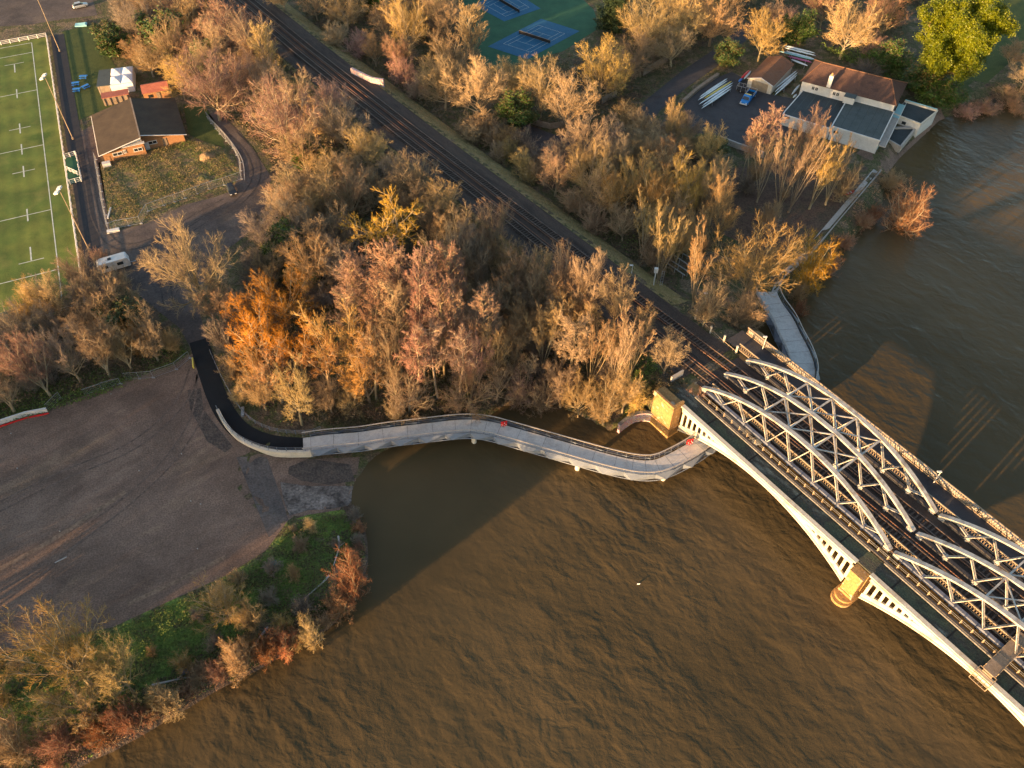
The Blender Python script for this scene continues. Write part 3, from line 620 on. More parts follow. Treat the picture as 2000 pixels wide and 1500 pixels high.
# graffiti walls
def graffiti(name):
    m = bpy.data.materials.new(name); m.use_nodes = True; t_ = m.node_tree; b_ = t_.nodes['Principled BSDF']; b_.inputs['Roughness'].default_value = 0.7
    geo = t_.nodes.new('ShaderNodeNewGeometry'); v = t_.nodes.new('ShaderNodeTexNoise'); v.inputs['Scale'].default_value = 1.3; v.inputs['Detail'].default_value = 2; v.inputs['Distortion'].default_value = 2.2
    t_.links.new(geo.outputs['Position'], v.inputs['Vector']); r = t_.nodes.new('ShaderNodeValToRGB'); r.color_ramp.interpolation = 'CONSTANT'
    cs = [(0.0, (0.34, 0.31, 0.27)), (0.36, (0.05, 0.11, 0.3)), (0.41, (0.5, 0.48, 0.46)), (0.46, (0.42, 0.035, 0.03)), (0.51, (0.5, 0.49, 0.46)), (0.55, (0.1, 0.2, 0.36)), (0.59, (0.5, 0.33, 0.05)), (0.64, (0.42, 0.40, 0.38))]
    e = r.color_ramp.elements
    while len(e) < len(cs): e.new(0.5)
    for i, (p_, c) in enumerate(cs): e[i].position = p_; e[i].color = (*c, 1)
    t_.links.new(v.outputs['Fac'], r.inputs[0]); t_.links.new(r.outputs[0], b_.inputs['Base Color']); return m
M_graf = graffiti('painted_graffiti')
def wall(name, pts, th, h, mt, label, cat, cap=None, z0=None):
    q = [Vector((a.x, a.y, (a.z if z0 is None else z0))) for a in pts]
    t_ = thing(name, label, cat, q[0]); m_ = MB(); m_.sweep(q, [(-th / 2, -0.6), (th / 2, -0.6), (th / 2, h), (-th / 2, h)]); m_.build('wall_face', mt, t_)
    if cap: m_ = MB(); m_.sweep([a + Z * h for a in q], [(-th / 2 - 0.06, 0.001), (th / 2 + 0.06, 0.001), (th / 2 + 0.06, 0.12), (-th / 2 - 0.06, 0.12)]); m_.build('coping', cap, t_)
    return t_
wall('river_wall', smooth([P(x, y, 0) for x, y in [(1277, 826), (1262, 821), (1240, 823), (1222, 833), (1207, 845)]], 4), 0.5, 2.3, M_graf, 'curved river wall covered in coloured graffiti beside the sandstone abutment', 'wall', M_kerb)
wall('lineside_hut', [B(-131.5, 8.6, 0) , B(-124.2, 10.4, 0), B(-121.6, 12.4, 0)], 0.6, 1.9, M_graf, 'white graffiti covered parapet wall beside the railway at the top of the picture', 'wall', None, z0=RAIL_Z - 0.7)
wall('ruined_wall', smooth([P(x, y, 5.0) for x, y in [(1440, 690), (1452, 672), (1470, 660), (1486, 668), (1494, 690), (1506, 705)]], 3), 0.7, 2.3, M_graf, 'bright painted broken wall on the far side of the tracks above the walkway', 'wall', M_sand, z0=4.2)

# ------------------------------------------------------------------ the curved riverside walkway
cen = [(592, 868.5), (640, 862), (700, 857), (760, 848), (820, 841), (880, 834), (920, 832), (955, 836), (990, 845), (1050, 862), (1110, 879), (1170, 896), (1220, 908), (1255, 913), (1285, 911), (1315, 899), (1350, 880), (1390, 856), (1430, 832)]
ZW = 3.1
cp = [P(x, y, ZW) for x, y in cen]
endp = [P(1567, 733, ZW), P(1567, 710, ZW), P(1557, 682, ZW), P(1543, 655, ZW), P(1529, 625, ZW), P(1508, 594, ZW), P(1497, 570, ZW - .5)]
mid = [B(9.5, 7.5, ZW), B(9.6, 15.0, ZW), B(8.2, 21.5, ZW)]
full = smooth(cp[:-1] + mid[:3] + endp, 5)
full2 = smooth(cp, 6)
wk = thing('riverside_walkway', 'pale grey curved footbridge over the river edge with folded steel sides, passing under the bridges', 'footbridge', P(900, 834, ZW))
iu = [i for i, q in enumerate(full)]
def wid(q):
    return 1.45 if q.x < 36 else float(np.interp(q.x, [36, 48, 54], [1.45, 2.0, 2.15]))
half = [wid(q) for q in full]
def sweepv(path, prof_fn, closed=True):
    m_ = MB(); k = None; vs = []
    for i, q in enumerate(path):
        d = path[min(i + 1, len(path) - 1)] - path[max(i - 1, 0)]; d.z = 0; d.normalize(); rt = Vector((d.y, -d.x, 0)); pf = prof_fn(i); k = len(pf)
        for a, b_ in pf: vs.append(q + rt * a + Z * b_)
    fs = []
    for i in range(len(path) - 1):
        for j in range(k if closed else k - 1):
            j2 = (j + 1) % k; fs.append((i * k + j, i * k + j2, (i + 1) * k + j2, (i + 1) * k + j))
    if closed: fs += [tuple(range(k - 1, -1, -1)), tuple(range((len(path) - 1) * k, len(path) * k))]
    m_.add(vs, fs); return m_
sweepv(full, lambda i: [(-half[i], -0.25), (half[i], -0.25), (half[i], 0), (-half[i], 0)]).build('deck', M_walk, wk)
mj = MB()
for i in range(2, len(full) - 2, 4):
    d = (full[i + 1] - full[i - 1]); d.z = 0; d.normalize(); rt = Vector((d.y, -d.x, 0)); mj.box(full[i] + Z * 0.004, d * 0.03, rt * (half[i] - 0.05), Z * 0.003)
o_ = mj.build('deck_joints', M_kerb, wk); o_['kind'] = 'stuff'
sweepv(full, lambda i: [(-0.5, -0.9), (0.5, -0.9), (0.9, -0.26), (-0.9, -0.26)]).build('underside', M_walksteel, wk)
for s_, nm in ((1, 'outer_rail'), (-1, 'inner_rail')):
    sweepv(full, lambda i: [(s_ * (half[i] + 0.28) - 0.09, 1.15), (s_ * (half[i] + 0.28) + 0.09, 1.15), (s_ * (half[i] + 0.28) + 0.09, 1.22), (s_ * (half[i] + 0.28) - 0.09, 1.22)]).build('top_rail', M_conc, wk)
    mm = MB()
    for i in range(0, len(full), 2):
        q = full[i]; d = (full[min(i + 1, len(full) - 1)] - full[max(i - 1, 0)]); d.z = 0; d.normalize(); rt = Vector((d.y, -d.x, 0)) * s_
        mm.bar(q + rt * (half[i] + 0.05), q + rt * (half[i] + 0.28) + Z * 1.15, 0.03, 0.05)
    for hh in (0.35, 0.75):
        vs = [full[i] + Vector(((full[min(i + 1, len(full) - 1)] - full[max(i - 1, 0)]).y, -(full[min(i + 1, len(full) - 1)] - full[max(i - 1, 0)]).x, 0)).normalized() * s_ * (half[i] + 0.05 + 0.2 * hh) + Z * hh for i in range(len(full))]
        mm.tube(vs, 0.02, 4)
    mm.build('railing', M_walksteel, wk)
# folded side plates: top edge straight, lower edge zigzags out and in
acc = [0]
for a, b_ in zip(full[:-1], full[1:]): acc.append(acc[-1] + (b_ - a).length)
def at_len(s):
    i = min(max(np.searchsorted(acc, s) - 1, 0), len(full) - 2); t_ = (s - acc[i]) / max(1e-6, acc[i + 1] - acc[i]); d = (full[i + 1] - full[i]); d.z = 0; d.normalize()
    return full[i].lerp(full[i + 1], t_), Vector((d.y, -d.x, 0)), half[i] + (half[i + 1] - half[i]) * t_
for s_ in (1, -1):
    mm = MB(); s = 1.2; step = 4.6 / 2; k = 0; prev = None
    end = acc[-1] - 3
    while s + 2 * step < end:
        for (sa, sb) in ((s, s + 2 * step),):
            q0, r0, h0 = at_len(sa); q1, r1, h1 = at_len(sa + step * 0.55); q2, r2, h2 = at_len(sb); q3, r3, h3 = at_len(sa + step * 1.15)
            T0 = q0 + r0 * s_ * (h0 + 0.30) + Z * 0.35; T2 = q2 + r2 * s_ * (h2 + 0.30) + Z * 0.35
            Lo = q1 + r1 * s_ * (h1 + 1.15) - Z * 0.35; Lp = q0 + r0 * s_ * (h0 + 0.35) - Z * 0.9; Lq = q2 + r2 * s_ * (h2 + 0.35) - Z * 0.9; T1 = q3 + r3 * s_ * (h3 + 0.30) + Z * 0.35
            vs = [T0, T1, T2, Lo, Lp, Lq]; inn = [v - Vector((r1.x, r1.y, 0)) * s_ * 0.06 - Z * 0.05 for v in vs]
            fs = [(0, 4, 3), (0, 3, 1), (1, 3, 2), (2, 3, 5)]
            mm.add(vs + inn, fs + [tuple(i + 6 for i in f_[::-1]) for f_ in fs])
        s += 2 * step
    mm.build('side_plate', M_walksteel, wk)
    mm = MB(); mm.tube([at_len(x)[0] + at_len(x)[1] * s_ * (at_len(x)[2] + 0.75) - Z * 0.7 for x in np.arange(1.2, end, 1.2)], 0.09, 5); mm.build('bottom_rail', M_walksteel, wk)
for (x, y) in ((925, 842), (1130, 895), (1300, 915)):
    q = P(x, y, ZW); mm = MB(); mm.tube([(q.x, q.y, -2.5), (q.x, q.y, ZW - 1.2)], 0.45, 12); mm.tube([(q.x, q.y, ZW - 1.2), (q.x, q.y, ZW - 0.9)], 0.5, 12); mm.build('pile', M_cream, wk)
q = B(5.2, 26.5, ZW); mm = MB(); mm.tube([(q.x - 2, q.y + 4, -2.5), (q.x - 2, q.y + 4, ZW - 0.9)], 0.4, 10); mm.build('pile', M_cream, wk)
# retaining edges of the asphalt path
e_out = smooth([P(x, y, LAND) for x, y in [(427, 805), (442, 832), (466, 858), (500, 876), (540, 886), (590, 887), (610, 886)]], 5)
wall('retaining_wall', e_out, 0.55, 0.85, M_cream, 'pale concrete retaining wall along the outside of the black path', 'wall')
def railing(name, pts, h, mt, label, cat='railing', step=2.0, rails=(1.0, 0.5), r=0.03, zoff=0.0, group=None, pr=None, flat=False):
    pts = [Vector(q) for q in pts]; t_ = thing(name, label, cat, pts[0], group=group); m_ = MB(); ps = []
    for f_ in rails: m_.tube([q + Z * (h * f_ + zoff) for q in pts], r, 5 if not flat else 4)
    ro_ = m_.build('rail', mt, t_)
    L = 0; nxt = 0; n = 0; big = MB()
    for a, b_ in zip(pts[:-1], pts[1:]):
        d = (b_ - a).length
        while nxt <= L + d:
            q = a.lerp(b_, (nxt - L) / d); mp = MB(); mp.box(q + Z * (h / 2 + zoff), pr or r * 1.4, pr or r * 1.4, h / 2 + 0.02)
            if n < 100: mp.build('post', mt, t_)
            else: big.v and None; big.add([Vector(v) for v in mp.v], mp.f)
            nxt += step; n += 1
        L += d
    if big.v: o_ = big.build('post', mt, t_); o_['kind'] = 'stuff'
    return t_
railing('path_railing', [q + Vector((0, 0, 0.85)) for q in e_out], 1.0, M_walksteel, 'grey handrail on the retaining wall outside the black path', step=1.6, rails=(1.0, 0.66, 0.33))
e_in = smooth([P(x, y, LAND) for x, y in [(412, 690), (425, 720), (445, 760), (470, 800), (500, 828), (545, 845), (600, 848), (628, 840)]], 4)
railing('path_railing', e_in, 1.1, M_walksteel, 'grey handrail on the inside bend of the black path, below the orange trees', step=1.6, rails=(1.0, 0.66, 0.33))
# lifebuoys
def buoy(x, y, z, lab):
    q = P(x, y, z); t_ = thing('lifebuoy', lab, 'lifebuoy', q, 0, 'red lifebuoy stations on the walkway'); m_ = MB()
    n = 24; d = Vector((0.25, -0.97, 0)); up = Z; rt = d.cross(up).normalized()
    ring = [q + (rt * math.cos(2 * math.pi * k / n) + up * math.sin(2 * math.pi * k / n)) * 0.36 + Z * 1.0 for k in range(n + 1)]
    m_.tube(ring, 0.11, 8, cap=False); m_.build('ring', M_red, t_)
    m_ = MB()
    for k in (0, 6, 12, 18): m_.tube([ring[k] , ring[k + 1]], 0.118, 8)
    m_.build('band', M_white, t_)
    m_ = MB(); m_.box(q + Z * 1.0 - d * 0.2, rt * 0.55, d * 0.05, Z * 0.6); m_.box(q + Z * 0.3 - d * 0.2, 0.05, 0.05, 0.5); m_.build('backboard', M_red, t_)
buoy(985, 836, ZW, 'red lifebuoy with white bands on the walkway railing, near the middle of the picture')
buoy(1347, 871, ZW, 'red lifebuoy on the walkway railing just before the bridge')

# ------------------------------------------------------------------ fences and floodlights of the pitch
fz = [F(t_, -4.3) for t_ in np.arange(-14, 108.1, 2.44)]
railing('pitch_fence', fz, 1.15, M_white, 'long white post and rail fence along the right side of the rugby pitch', 'fence', 2.44, (0.98, 0.62, 0.28), 0.075, pr=0.09)
railing('pitch_fence', [F(108, s) for s in np.arange(-4.3, 40, 2.44)], 1.15, M_white, 'white post and rail fence across the far end of the rugby pitch', 'fence', 2.44, (0.98, 0.62, 0.28), 0.075, pr=0.09)
railing('pitch_fence', [F(-14, s) for s in np.arange(-4.3, 40, 2.44)], 1.15, M_white, 'white rail fence across the near end of the rugby pitch, behind the trees', 'fence', 2.44, (0.98, 0.5), 0.06, pr=0.08)
g0, g1, g2, g3 = P(128, 310), P(150, 303), P(161, 354), P(134, 361)
struct(drape('dugout_mat', [q.xy for q in (g0, g1, g2, g3)], 0.055, M_courtg, 2.0), 'green mat inside the white gate enclosure')
railing('gate_enclosure', [g0, g1], 1.2, M_white, 'white railing at the top end of the small green gate enclosure', 'railing', 1.2, (0.98, 0.6, 0.25), 0.06)
railing('gate_enclosure', [g1 + Vector((0.1, -.2, 0)), g1.lerp(g2, 0.35)], 1.2, M_white, 'white railing on the clubhouse side of the small green gate enclosure', 'railing', 1.2, (0.98, 0.6, 0.25), 0.06)
railing('gate_enclosure', [g1.lerp(g2, 0.5), g2, g3], 1.2, M_white, 'white railing around the bottom corner of the small green gate enclosure', 'railing', 1.2, (0.98, 0.6, 0.25), 0.06)
railing('open_gate', [g0.lerp(g3, 0.45), g0.lerp(g3, 0.7) + Vector((2.6, 0.4, 0))], 1.2, M_white, 'white gate standing open across the green enclosure', 'gate', 1.3, (0.98, 0.6, 0.25), 0.06)
def flood(bx, by, ty, lab):
    b0, h = tall(bx, by, ty); t_ = thing('floodlight_mast', lab, 'floodlight', b0, 0, 'tall floodlights along the rugby pitch')
    m_ = MB(); m_.tube([b0, b0 + Z * h], 0.12, 8, 0.07); m_.tube([b0, b0 + Z * 0.5], 0.28, 8); m_.build('mast', M_lattice, t_)
    m_ = MB(); m_.bar(b0 + Z * h - Vector((0, 1.1, 0)), b0 + Z * h + Vector((0, 1.1, 0)), 0.12, 0.12); m_.build('crossarm', M_galv, t_)
    for s in (-0.75, 0.75):
        m_ = MB(); c = b0 + Z * (h + 0.05) + Vector((-0.35, s, 0)); m_.box(c, Vector((0.42, 0, 0.12)), Vector((0, 0.5, 0)), Vector((-0.05, 0, 0.16))); m_.box(c - Z * 0.17 + Vector((-.05, 0, 0)), Vector((0.36, 0, 0.1)), Vector((0, 0.43, 0)), Vector((-0.01, 0, 0.03))); m_.build('lamp_head', M_white, t_)
flood(143, 272, 150, 'tall floodlight mast at the side path level with the clubhouse')
flood(175, 490, 372, 'tall floodlight mast at the lower end of the side path')
flood(117, 100, -25, 'tall floodlight mast near the far corner of the pitch, top cut by the picture')

# ------------------------------------------------------------------ buildings
def frame(px, z, ang):
    o_ = P(px[0], px[1], z); o_.z = 0; a = Vector((math.cos(ang), math.sin(ang), 0)); b_ = Vector((-a.y, a.x, 0))
    return lambda x, y, h: o_ + a * x + b_ * y + Z * h, a, b_
# clubhouse
L_, ca, cb = frame((193, 304), 5.0, R(23.5))
club = thing('clubhouse', 'orange brick clubhouse with a wide low gabled grey brown roof beside the rugby pitch', 'building', L_(10, 9, LAND))
m = MB(); wpoly = [L_(0.7, 0.9, 0), L_(10.2, 0.9, 0), L_(10.2, 2.6, 0), L_(19.6, 2.6, 0), L_(19.6, 18.6, 0), L_(0.7, 18.6, 0)]
m.prism([q.xy for q in wpoly], LAND - 0.3, 4.85)
m.add([L_(0.7, 1.0, 4.85), L_(10.1, 1.0, 4.85), L_(10.1, 1.0, 7.0)], [(0, 1, 2)]); m.add([L_(10.1, 2.7, 4.85), L_(19.6, 2.7, 4.85), L_(10.1, 2.7, 7.0)], [(0, 1, 2)]); m.add([L_(0.7, 18.5, 4.85), L_(19.6, 18.5, 4.85), L_(10.1, 18.5, 7.0)], [(2, 1, 0)])
m.build('wall', M_brick, club)
def slab(m_, a, b_, c, d, th=0.18):
    n = (b_ - a).cross(d - a).normalized()
    if n.z < 0: n = -n
    vs = [a, b_, c, d] + [q - n * th for q in (a, b_, c, d)]
    m_.add(vs, [(0, 1, 2, 3), (7, 6, 5, 4), (0, 4, 5, 1), (1, 5, 6, 2), (2, 6, 7, 3), (3, 7, 4, 0)])
m = MB(); slab(m, L_(0, 0, 4.95), L_(10.1, 0, 7.25), L_(10.1, 19.2, 7.25), L_(0, 19.2, 4.95)); slab(m, L_(20.3, 1.2, 4.95), L_(10.104, 1.2, 7.25), L_(10.104, 19.2, 7.25), L_(20.3, 19.2, 4.95)); rf = m.build('roof', M_roofdark, club)
m = MB(); m.bar(L_(10.1, -0.05, 7.29), L_(10.1, 19.25, 7.29), 0.35, 0.1); m.build('ridge_capping', M_timber, rf)
m = MB()
m.bar(L_(-0.05, -0.06, 4.86), L_(10.1, -0.06, 7.16), 0.08, 0.34, up=cb); m.bar(L_(10.15, 1.13, 7.16), L_(20.35, 1.13, 4.86), 0.08, 0.34, up=cb); m.build('barge_board', M_white, club)
m = MB(); m.add([L_(5.6, 0.85, 5.75), L_(10.1, 0.85, 5.9), L_(10.1, 0.85, 6.9)], [(0, 1, 2)]); m.box(L_(8, 0.3, 5.75), ca * 2.6, cb * 0.5, Z * 0.05); m.build('gable_panel', M_white, club)
for x0, x1, y, z in ((2.9, 5.0, 0.88, 3.9), (5.4, 5.9, 0.88, 4.1), (7.7, 9.6, 0.88, 3.9), (11.3, 13.2, 2.58, 3.9)):
    m = MB(); m.box(L_((x0 + x1) / 2, y, z), ca * (x1 - x0) / 2, cb * 0.04, Z * 0.38); o_ = m.build('window', M_glass, club)
    m = MB()
    for dz in (-0.4, 0.4): m.box(L_((x0 + x1) / 2, y - 0.03, z + dz), ca * ((x1 - x0) / 2 + 0.1), cb * 0.06, Z * 0.06)
    for xx in (x0, (x0 + x1) / 2, x1): m.box(L_(xx, y - 0.03, z), ca * 0.05, cb * 0.055, Z * 0.34)
    m.build('frame', M_white, o_)
m = MB(); m.box(L_(15.0, 2.57, 3.25), ca * 0.5, cb * 0.05, Z * 1.05); m.build('door', M_timber, club)
m = MB(); m.box(L_(10.8, 2.57, 3.2), ca * 0.5, cb * 0.05, Z * 1.05); m.build('door', M_white, club)
m = MB(); m.tube([L_(-0.1, 0.2, 4.75), L_(-0.1, 19.1, 4.75)], 0.09, 6); m.build('gutter', M_white, club)
m = MB(); m.box(L_(0.9, -0.6, 2.8), ca * 0.9, cb * 0.6, Z * 0.5); m.build('porch_step', M_white, club)
# boathouse
H_, ba, bb = frame((1564, 158), 7.5, R(-29.7))
bh = thing('boathouse', 'white boathouse with brown tiled hipped roof, flat grey roofs and a riverside balcony', 'building', H_(11, 0, LAND))
m = MB(); m.prism([q.xy for q in (H_(0.4, 0.3, 0), H_(23.6, 0.3, 0), H_(23.6, 12.2, 0), H_(0.4, 12.2, 0))], LAND - .4, 7.35); m.build('wall', M_render, bh)
ze, zr = 7.45, 10.4
m = MB(); e = [H_(0, 0, ze), H_(24.0, 0, ze), H_(24.0, 12.6, ze), H_(0, 12.6, ze)]; r0, r1 = H_(3.0, 6.3, zr), H_(20.4, 6.3, zr)
m.add(e + [r0, r1], [(0, 1, 5, 4), (1, 2, 5), (2, 3, 4, 5), (3, 0, 4), (3, 2, 1, 0)]); rf = m.build('tiled_roof', M_tile, bh)
m = MB()
for a, b_ in ((r0, r1), (e[0], r0), (e[1], r1), (e[2], r1), (e[3], r0)): m.tube([a + Z * .04, b_ + Z * .04], 0.14, 6)
m.build('ridge_tile', M_shedroof, rf)
m = MB(); q = H_(7.0, 0.6, 0); m.box(q + Z * 7.0, ba * 0.5, bb * 0.45, Z * 3.6); ch = m.build('chimney', M_render, bh)
m = MB(); m.tube([q + Z * 10.6, q + Z * 11.3], 0.33, 8, 0.22); m.build('chimney_pot', M_brick, ch)
for x in (3.9, 9.3):
    for dx in (-0.45, 0.45):
        m = MB(); m.box(H_(x + dx, 0.27, 6.35), ba * 0.3, bb * 0.04, Z * 0.42); o_ = m.build('window', M_glass, bh)
        m = MB(); m.box(H_(x + dx, 0.24, 6.35), ba * 0.03, bb * 0.04, Z * 0.38); m.box(H_(x + dx, 0.24, 6.8), ba * 0.36, bb * 0.05, Z * 0.04); m.box(H_(x + dx, 0.22, 5.9), ba * 0.36, bb * 0.07, Z * 0.04); m.build('frame', M_white, o_)
def flatroof(poly, z, mt, nm='flat_roof'):
    m_ = MB(); m_.prism([q.xy for q in poly], LAND - .4, z - 0.12); w_ = m_.build('annex_wall', M_render, bh)
    m_ = MB(); m_.prism([q.xy for q in poly], z - 0.118, z); m_.build(nm, mt, w_)
    m_ = MB(); lo = poly[1]; hi = poly[2]
    for k in range(1, 6):
        f_ = k / 6; a = poly[0].lerp(poly[-1], f_); c = poly[1].lerp(poly[-2], f_) if len(poly) == 4 else poly[1].lerp(poly[-2], f_); m_.bar(Vector((a.x, a.y, z + .008)), Vector((c.x, c.y, z + .008)), .09, .012)
    m_.build('roof_seams', M_flat2 if mt is M_flat else M_flat, w_)['kind'] = 'stuff'
    m_ = MB(); n = len(poly)
    for i in range(n): a = Vector((*poly[i].xy, z)); b_ = Vector((*poly[(i + 1) % n].xy, z)); m_.bar(a, b_, 0.22, 0.28)
    m_.build('roof_edge', M_white, w_)
flatroof([H_(12.4, 0.25, 0), H_(12.4, -14.0, 0), H_(24.0, -14.6, 0), H_(24.0, 0.25, 0)], 5.8, M_flat)
flatroof([H_(1.2, 0.2, 0), H_(0.2, -11.8, 0), H_(0.2, -13.4, 0), H_(12.2, -14.0, 0), H_(12.2, 0.2, 0)], 5.05, M_flat2)
m = MB(); m.box(H_(13.0, -0.9, 6.6), ba * 1.3, bb * 1.0, Z * 0.85); o_ = m.build('roof_hatch', M_render, bh); m = MB(); m.box(H_(13.0, -0.9, 7.5), ba * 1.4, bb * 1.1, Z * 0.05); m.build('hatch_roof', M_flat, o_)
for i in range(9):
    m = MB(); x = 1.5 + i * 2.45; m.box(H_(x, -14.06 if x > 12.2 else -13.5, 4.6), ba * 0.55, bb * 0.05, Z * 0.3); m.build('window', M_glass, bh)
# river front: windows, balcony
m = MB(); m.box(H_(24.9, -6.8, 4.15), ba * 0.85, bb * 7.2, Z * 0.1); bal_ = m.build('balcony', M_conc, bh)
m = MB()
for z_ in (5.2, 4.75): m.bar(H_(25.7, -14.0, z_), H_(25.7, 7.5, z_), 0.07, 0.08)
for y in np.arange(-14, 7.6, 1.35): m.box(H_(25.7, y, 4.7), ba * 0.04, bb * 0.04, Z * 0.5)
m.build('balustrade', M_white, bal_)
m = MB(); m.box(H_(24.9, 4.1, 4.15), ba * 0.85, bb * 3.5, Z * 0.1); m.build('balcony', M_aqua, bh)
for i, y in enumerate(np.arange(-12.8, 7.5, 2.3)):
    m = MB(); m.box(H_(24.03, y, 5.0), ba * 0.05, bb * 0.8, Z * 0.62); o_ = m.build('window', M_glass, bh); m = MB(); m.box(H_(24.08, y, 5.0), ba * 0.03, bb * 0.04, Z * 0.55); m.build('frame', M_white, o_)
for y in (-11, -6.5, -2): m = MB(); m.box(H_(24.03, y, 2.95), ba * 0.05, bb * 1.5, Z * 0.95); m.build('boat_door', M_aqua, bh)
# lower terrace building on the river
T_, ta, tb = frame((1742.5, 223), 4.0, R(-40))
tr = thing('terrace', 'low river terrace with a dark deck and white parapets in front of the boathouse', 'terrace', T_(4, 3, LAND))
m = MB(); m.prism([T_(0, 0, 0).xy, T_(7.4, -0.3, 0).xy, T_(8.2, 8.4, 0).xy, T_(0, 7.6, 0).xy], 0.4, 3.95); m.build('wall', M_render, tr)
m = MB(); m.prism([T_(.1, .1, 0).xy, T_(7.3, -0.2, 0).xy, T_(8.1, 8.3, 0).xy, T_(.1, 7.5, 0).xy], 3.953, 4.0); m.build('deck', M_flat2, tr)
m = MB()
for a, b_ in ((T_(0, 0, 4.2), T_(7.4, -0.3, 4.2)), (T_(7.4, -0.3, 4.2), T_(8.2, 8.4, 4.2)), (T_(8.2, 8.4, 4.2), T_(0, 7.6, 4.2))): m.bar(a, b_, 0.3, 0.5)
m.build('parapet', M_cream, tr)
m = MB(); m.bar(T_(0, 7.9, 4.3), T_(8.0, 8.7, 4.3), 0.12, 0.5); m.build('rail', M_aqua, tr)
m = MB(); m.box(T_(3.5, -0.25, 3.0), ta * 0.5, tb * 0.06, Z * 0.35); m.build('window', M_glass, tr)
t = thing('sunken_landing', 'small walled sunken landing between the terrace and the slipway hard', 'landing', P(1755, 268, LAND))
ps = [P(1727.5, 268, 2.6), P(1741, 249, 2.6), P(1789, 249, 2.6), P(1759, 286, 2.6)]
m = MB()
for a, b_ in zip(ps, ps[1:] + ps[:1]): m.bar(a - Z * .8, b_ - Z * .8, 0.45, 1.8)
m.build('wall', M_conc, t); m = MB(); m.prism([q.xy for q in ps], 0.3, 2.25); m.build('floor', M_flat2, t)
# boat shed
S_, sa, sb = frame((1460.6, 151), 5.0, R(-35)); S_a = 7.2; S_d = 13.6
sh = thing('boat_shed', 'pale boat shed with a rusty brown gabled roof in the boathouse yard', 'shed', S_(3.6, 7, LAND))
def shear(f_): return lambda x, y, h: f_(x + y * 0.0, y, h)
sb2 = (P(1549, 124.5, 5) - P(1509, 166.5, 5)); sb2.z = 0; sb2.normalize()
oS = P(1460.6, 151, 5); oS.z = 0; sa2 = Vector((sb2.y, -sb2.x, 0)); S_ = lambda x, y, h: oS + sa2 * x + sb2 * y + Z * h
m = MB(); m.prism([S_(0.15, 0.2, 0).xy, S_(7.0, 0.2, 0).xy, S_(7.0, 13.4, 0).xy, S_(0.15, 13.4, 0).xy], LAND - .2, 4.9); m.add([S_(0.15, 0.21, 4.9), S_(7.0, 0.21, 4.9), S_(3.6, 0.21, 6.0)], [(0, 1, 2)]); m.build('wall', M_cream, sh)
m = MB(); slab(m, S_(-0.15, -0.15, 4.95), S_(3.6, -0.15, 6.2), S_(3.6, 13.7, 6.2), S_(-0.15, 13.7, 4.95), 0.1); slab(m, S_(7.35, -0.15, 4.95), S_(3.604, -0.15, 6.2), S_(3.604, 13.7, 6.2), S_(7.35, 13.7, 4.95), 0.1); m.build('roof', M_shedroof, sh)
m = MB(); m.bar(S_(-0.1, -0.2, 4.85), S_(3.6, -0.2, 6.1), 0.06, 0.4, up=sb2); m.bar(S_(3.6, -0.2, 6.1), S_(7.3, -0.2, 4.85), 0.06, 0.4, up=sb2); m.build('barge_board', M_white, sh)
m = MB(); m.box(S_(3.6, 0.12, 3.4), sa2 * 2.2, sb2 * 0.06, Z * 1.25); m.build('door', M_lattice, sh)

# small things round the clubhouse
def simple_hut(name, lab, cat, px, z, ang, w, d, h0, h1, wm, rm, over=0.15):
    f_, a, b_ = frame(px, z, ang); t_ = thing(name, lab, cat, f_(w / 2, d / 2, LAND)); m_ = MB()
    m_.prism([f_(0, 0, 0).xy, f_(w, 0, 0).xy, f_(w, d, 0).xy, f_(0, d, 0).xy], LAND - .1, LAND + h0)
    if h1 > h0: m_.add([f_(0.01, 0, LAND + h0), f_(0.01, d, LAND + h0), f_(0.01, d / 2, LAND + h1)], [(0, 1, 2)]); m_.add([f_(w - .01, 0, LAND + h0), f_(w - .01, d, LAND + h0), f_(w - .01, d / 2, LAND + h1)], [(0, 1, 2)])
    m_.build('wall', wm, t_); m_ = MB()
    if h1 > h0:
        slab(m_, f_(-over, -over, LAND + h0), f_(w + over, -over, LAND + h0), f_(w + over, d / 2, LAND + h1 + .1), f_(-over, d / 2, LAND + h1 + .1), 0.08); slab(m_, f_(-over, d + over, LAND + h0), f_(w + over, d + over, LAND + h0), f_(w + over, d / 2 + .004, LAND + h1 + .1), f_(-over, d / 2 + .004, LAND + h1 + .1), 0.08)
    else: m_.prism([f_(-over, -over, 0).xy, f_(w + over, -over, 0).xy, f_(w + over, d + over, 0).xy, f_(-over, d + over, 0).xy], LAND + h0 + .002, LAND + h0 + 0.12)
    m_.build('roof', rm, t_); return t_, f_, a, b_
t, f_, a, b_ = simple_hut('storage_container', 'dark green flat roofed container beside the white marquee', 'container', (190, 170), 4.6, R(14), 3.1, 8.4, 2.5, 2.5, M_timber, M_flat)
for x in (0.3, 2.8): m = MB(); m.box(f_(x, 0, LAND + 1.25), a * 0.05, b_ * 0.05, Z * 1.2); m.build('door_bar', M_galv, t)
t, f_, a, b_ = simple_hut('lean_to', 'rust red roofed lean-to below the marquee', 'lean-to', (199, 192), 4.4, R(20), 6.4, 2.6, 2.1, 2.1, M_timber, M_redroof)
for x in np.arange(0.3, 6.3, 1.4): m = MB(); m.box(f_(x, -.15, LAND + 1.0), a * 0.07, b_ * 0.07, Z * 1.0); m.build('post', M_timber, t)
t, f_, a, b_ = simple_hut('timber_shed', 'orange shed with a red tiled roof behind the clubhouse', 'shed', (278, 181), 4.8, R(20), 6.4, 4.8, 2.3, 3.3, M_brick, M_redroof)
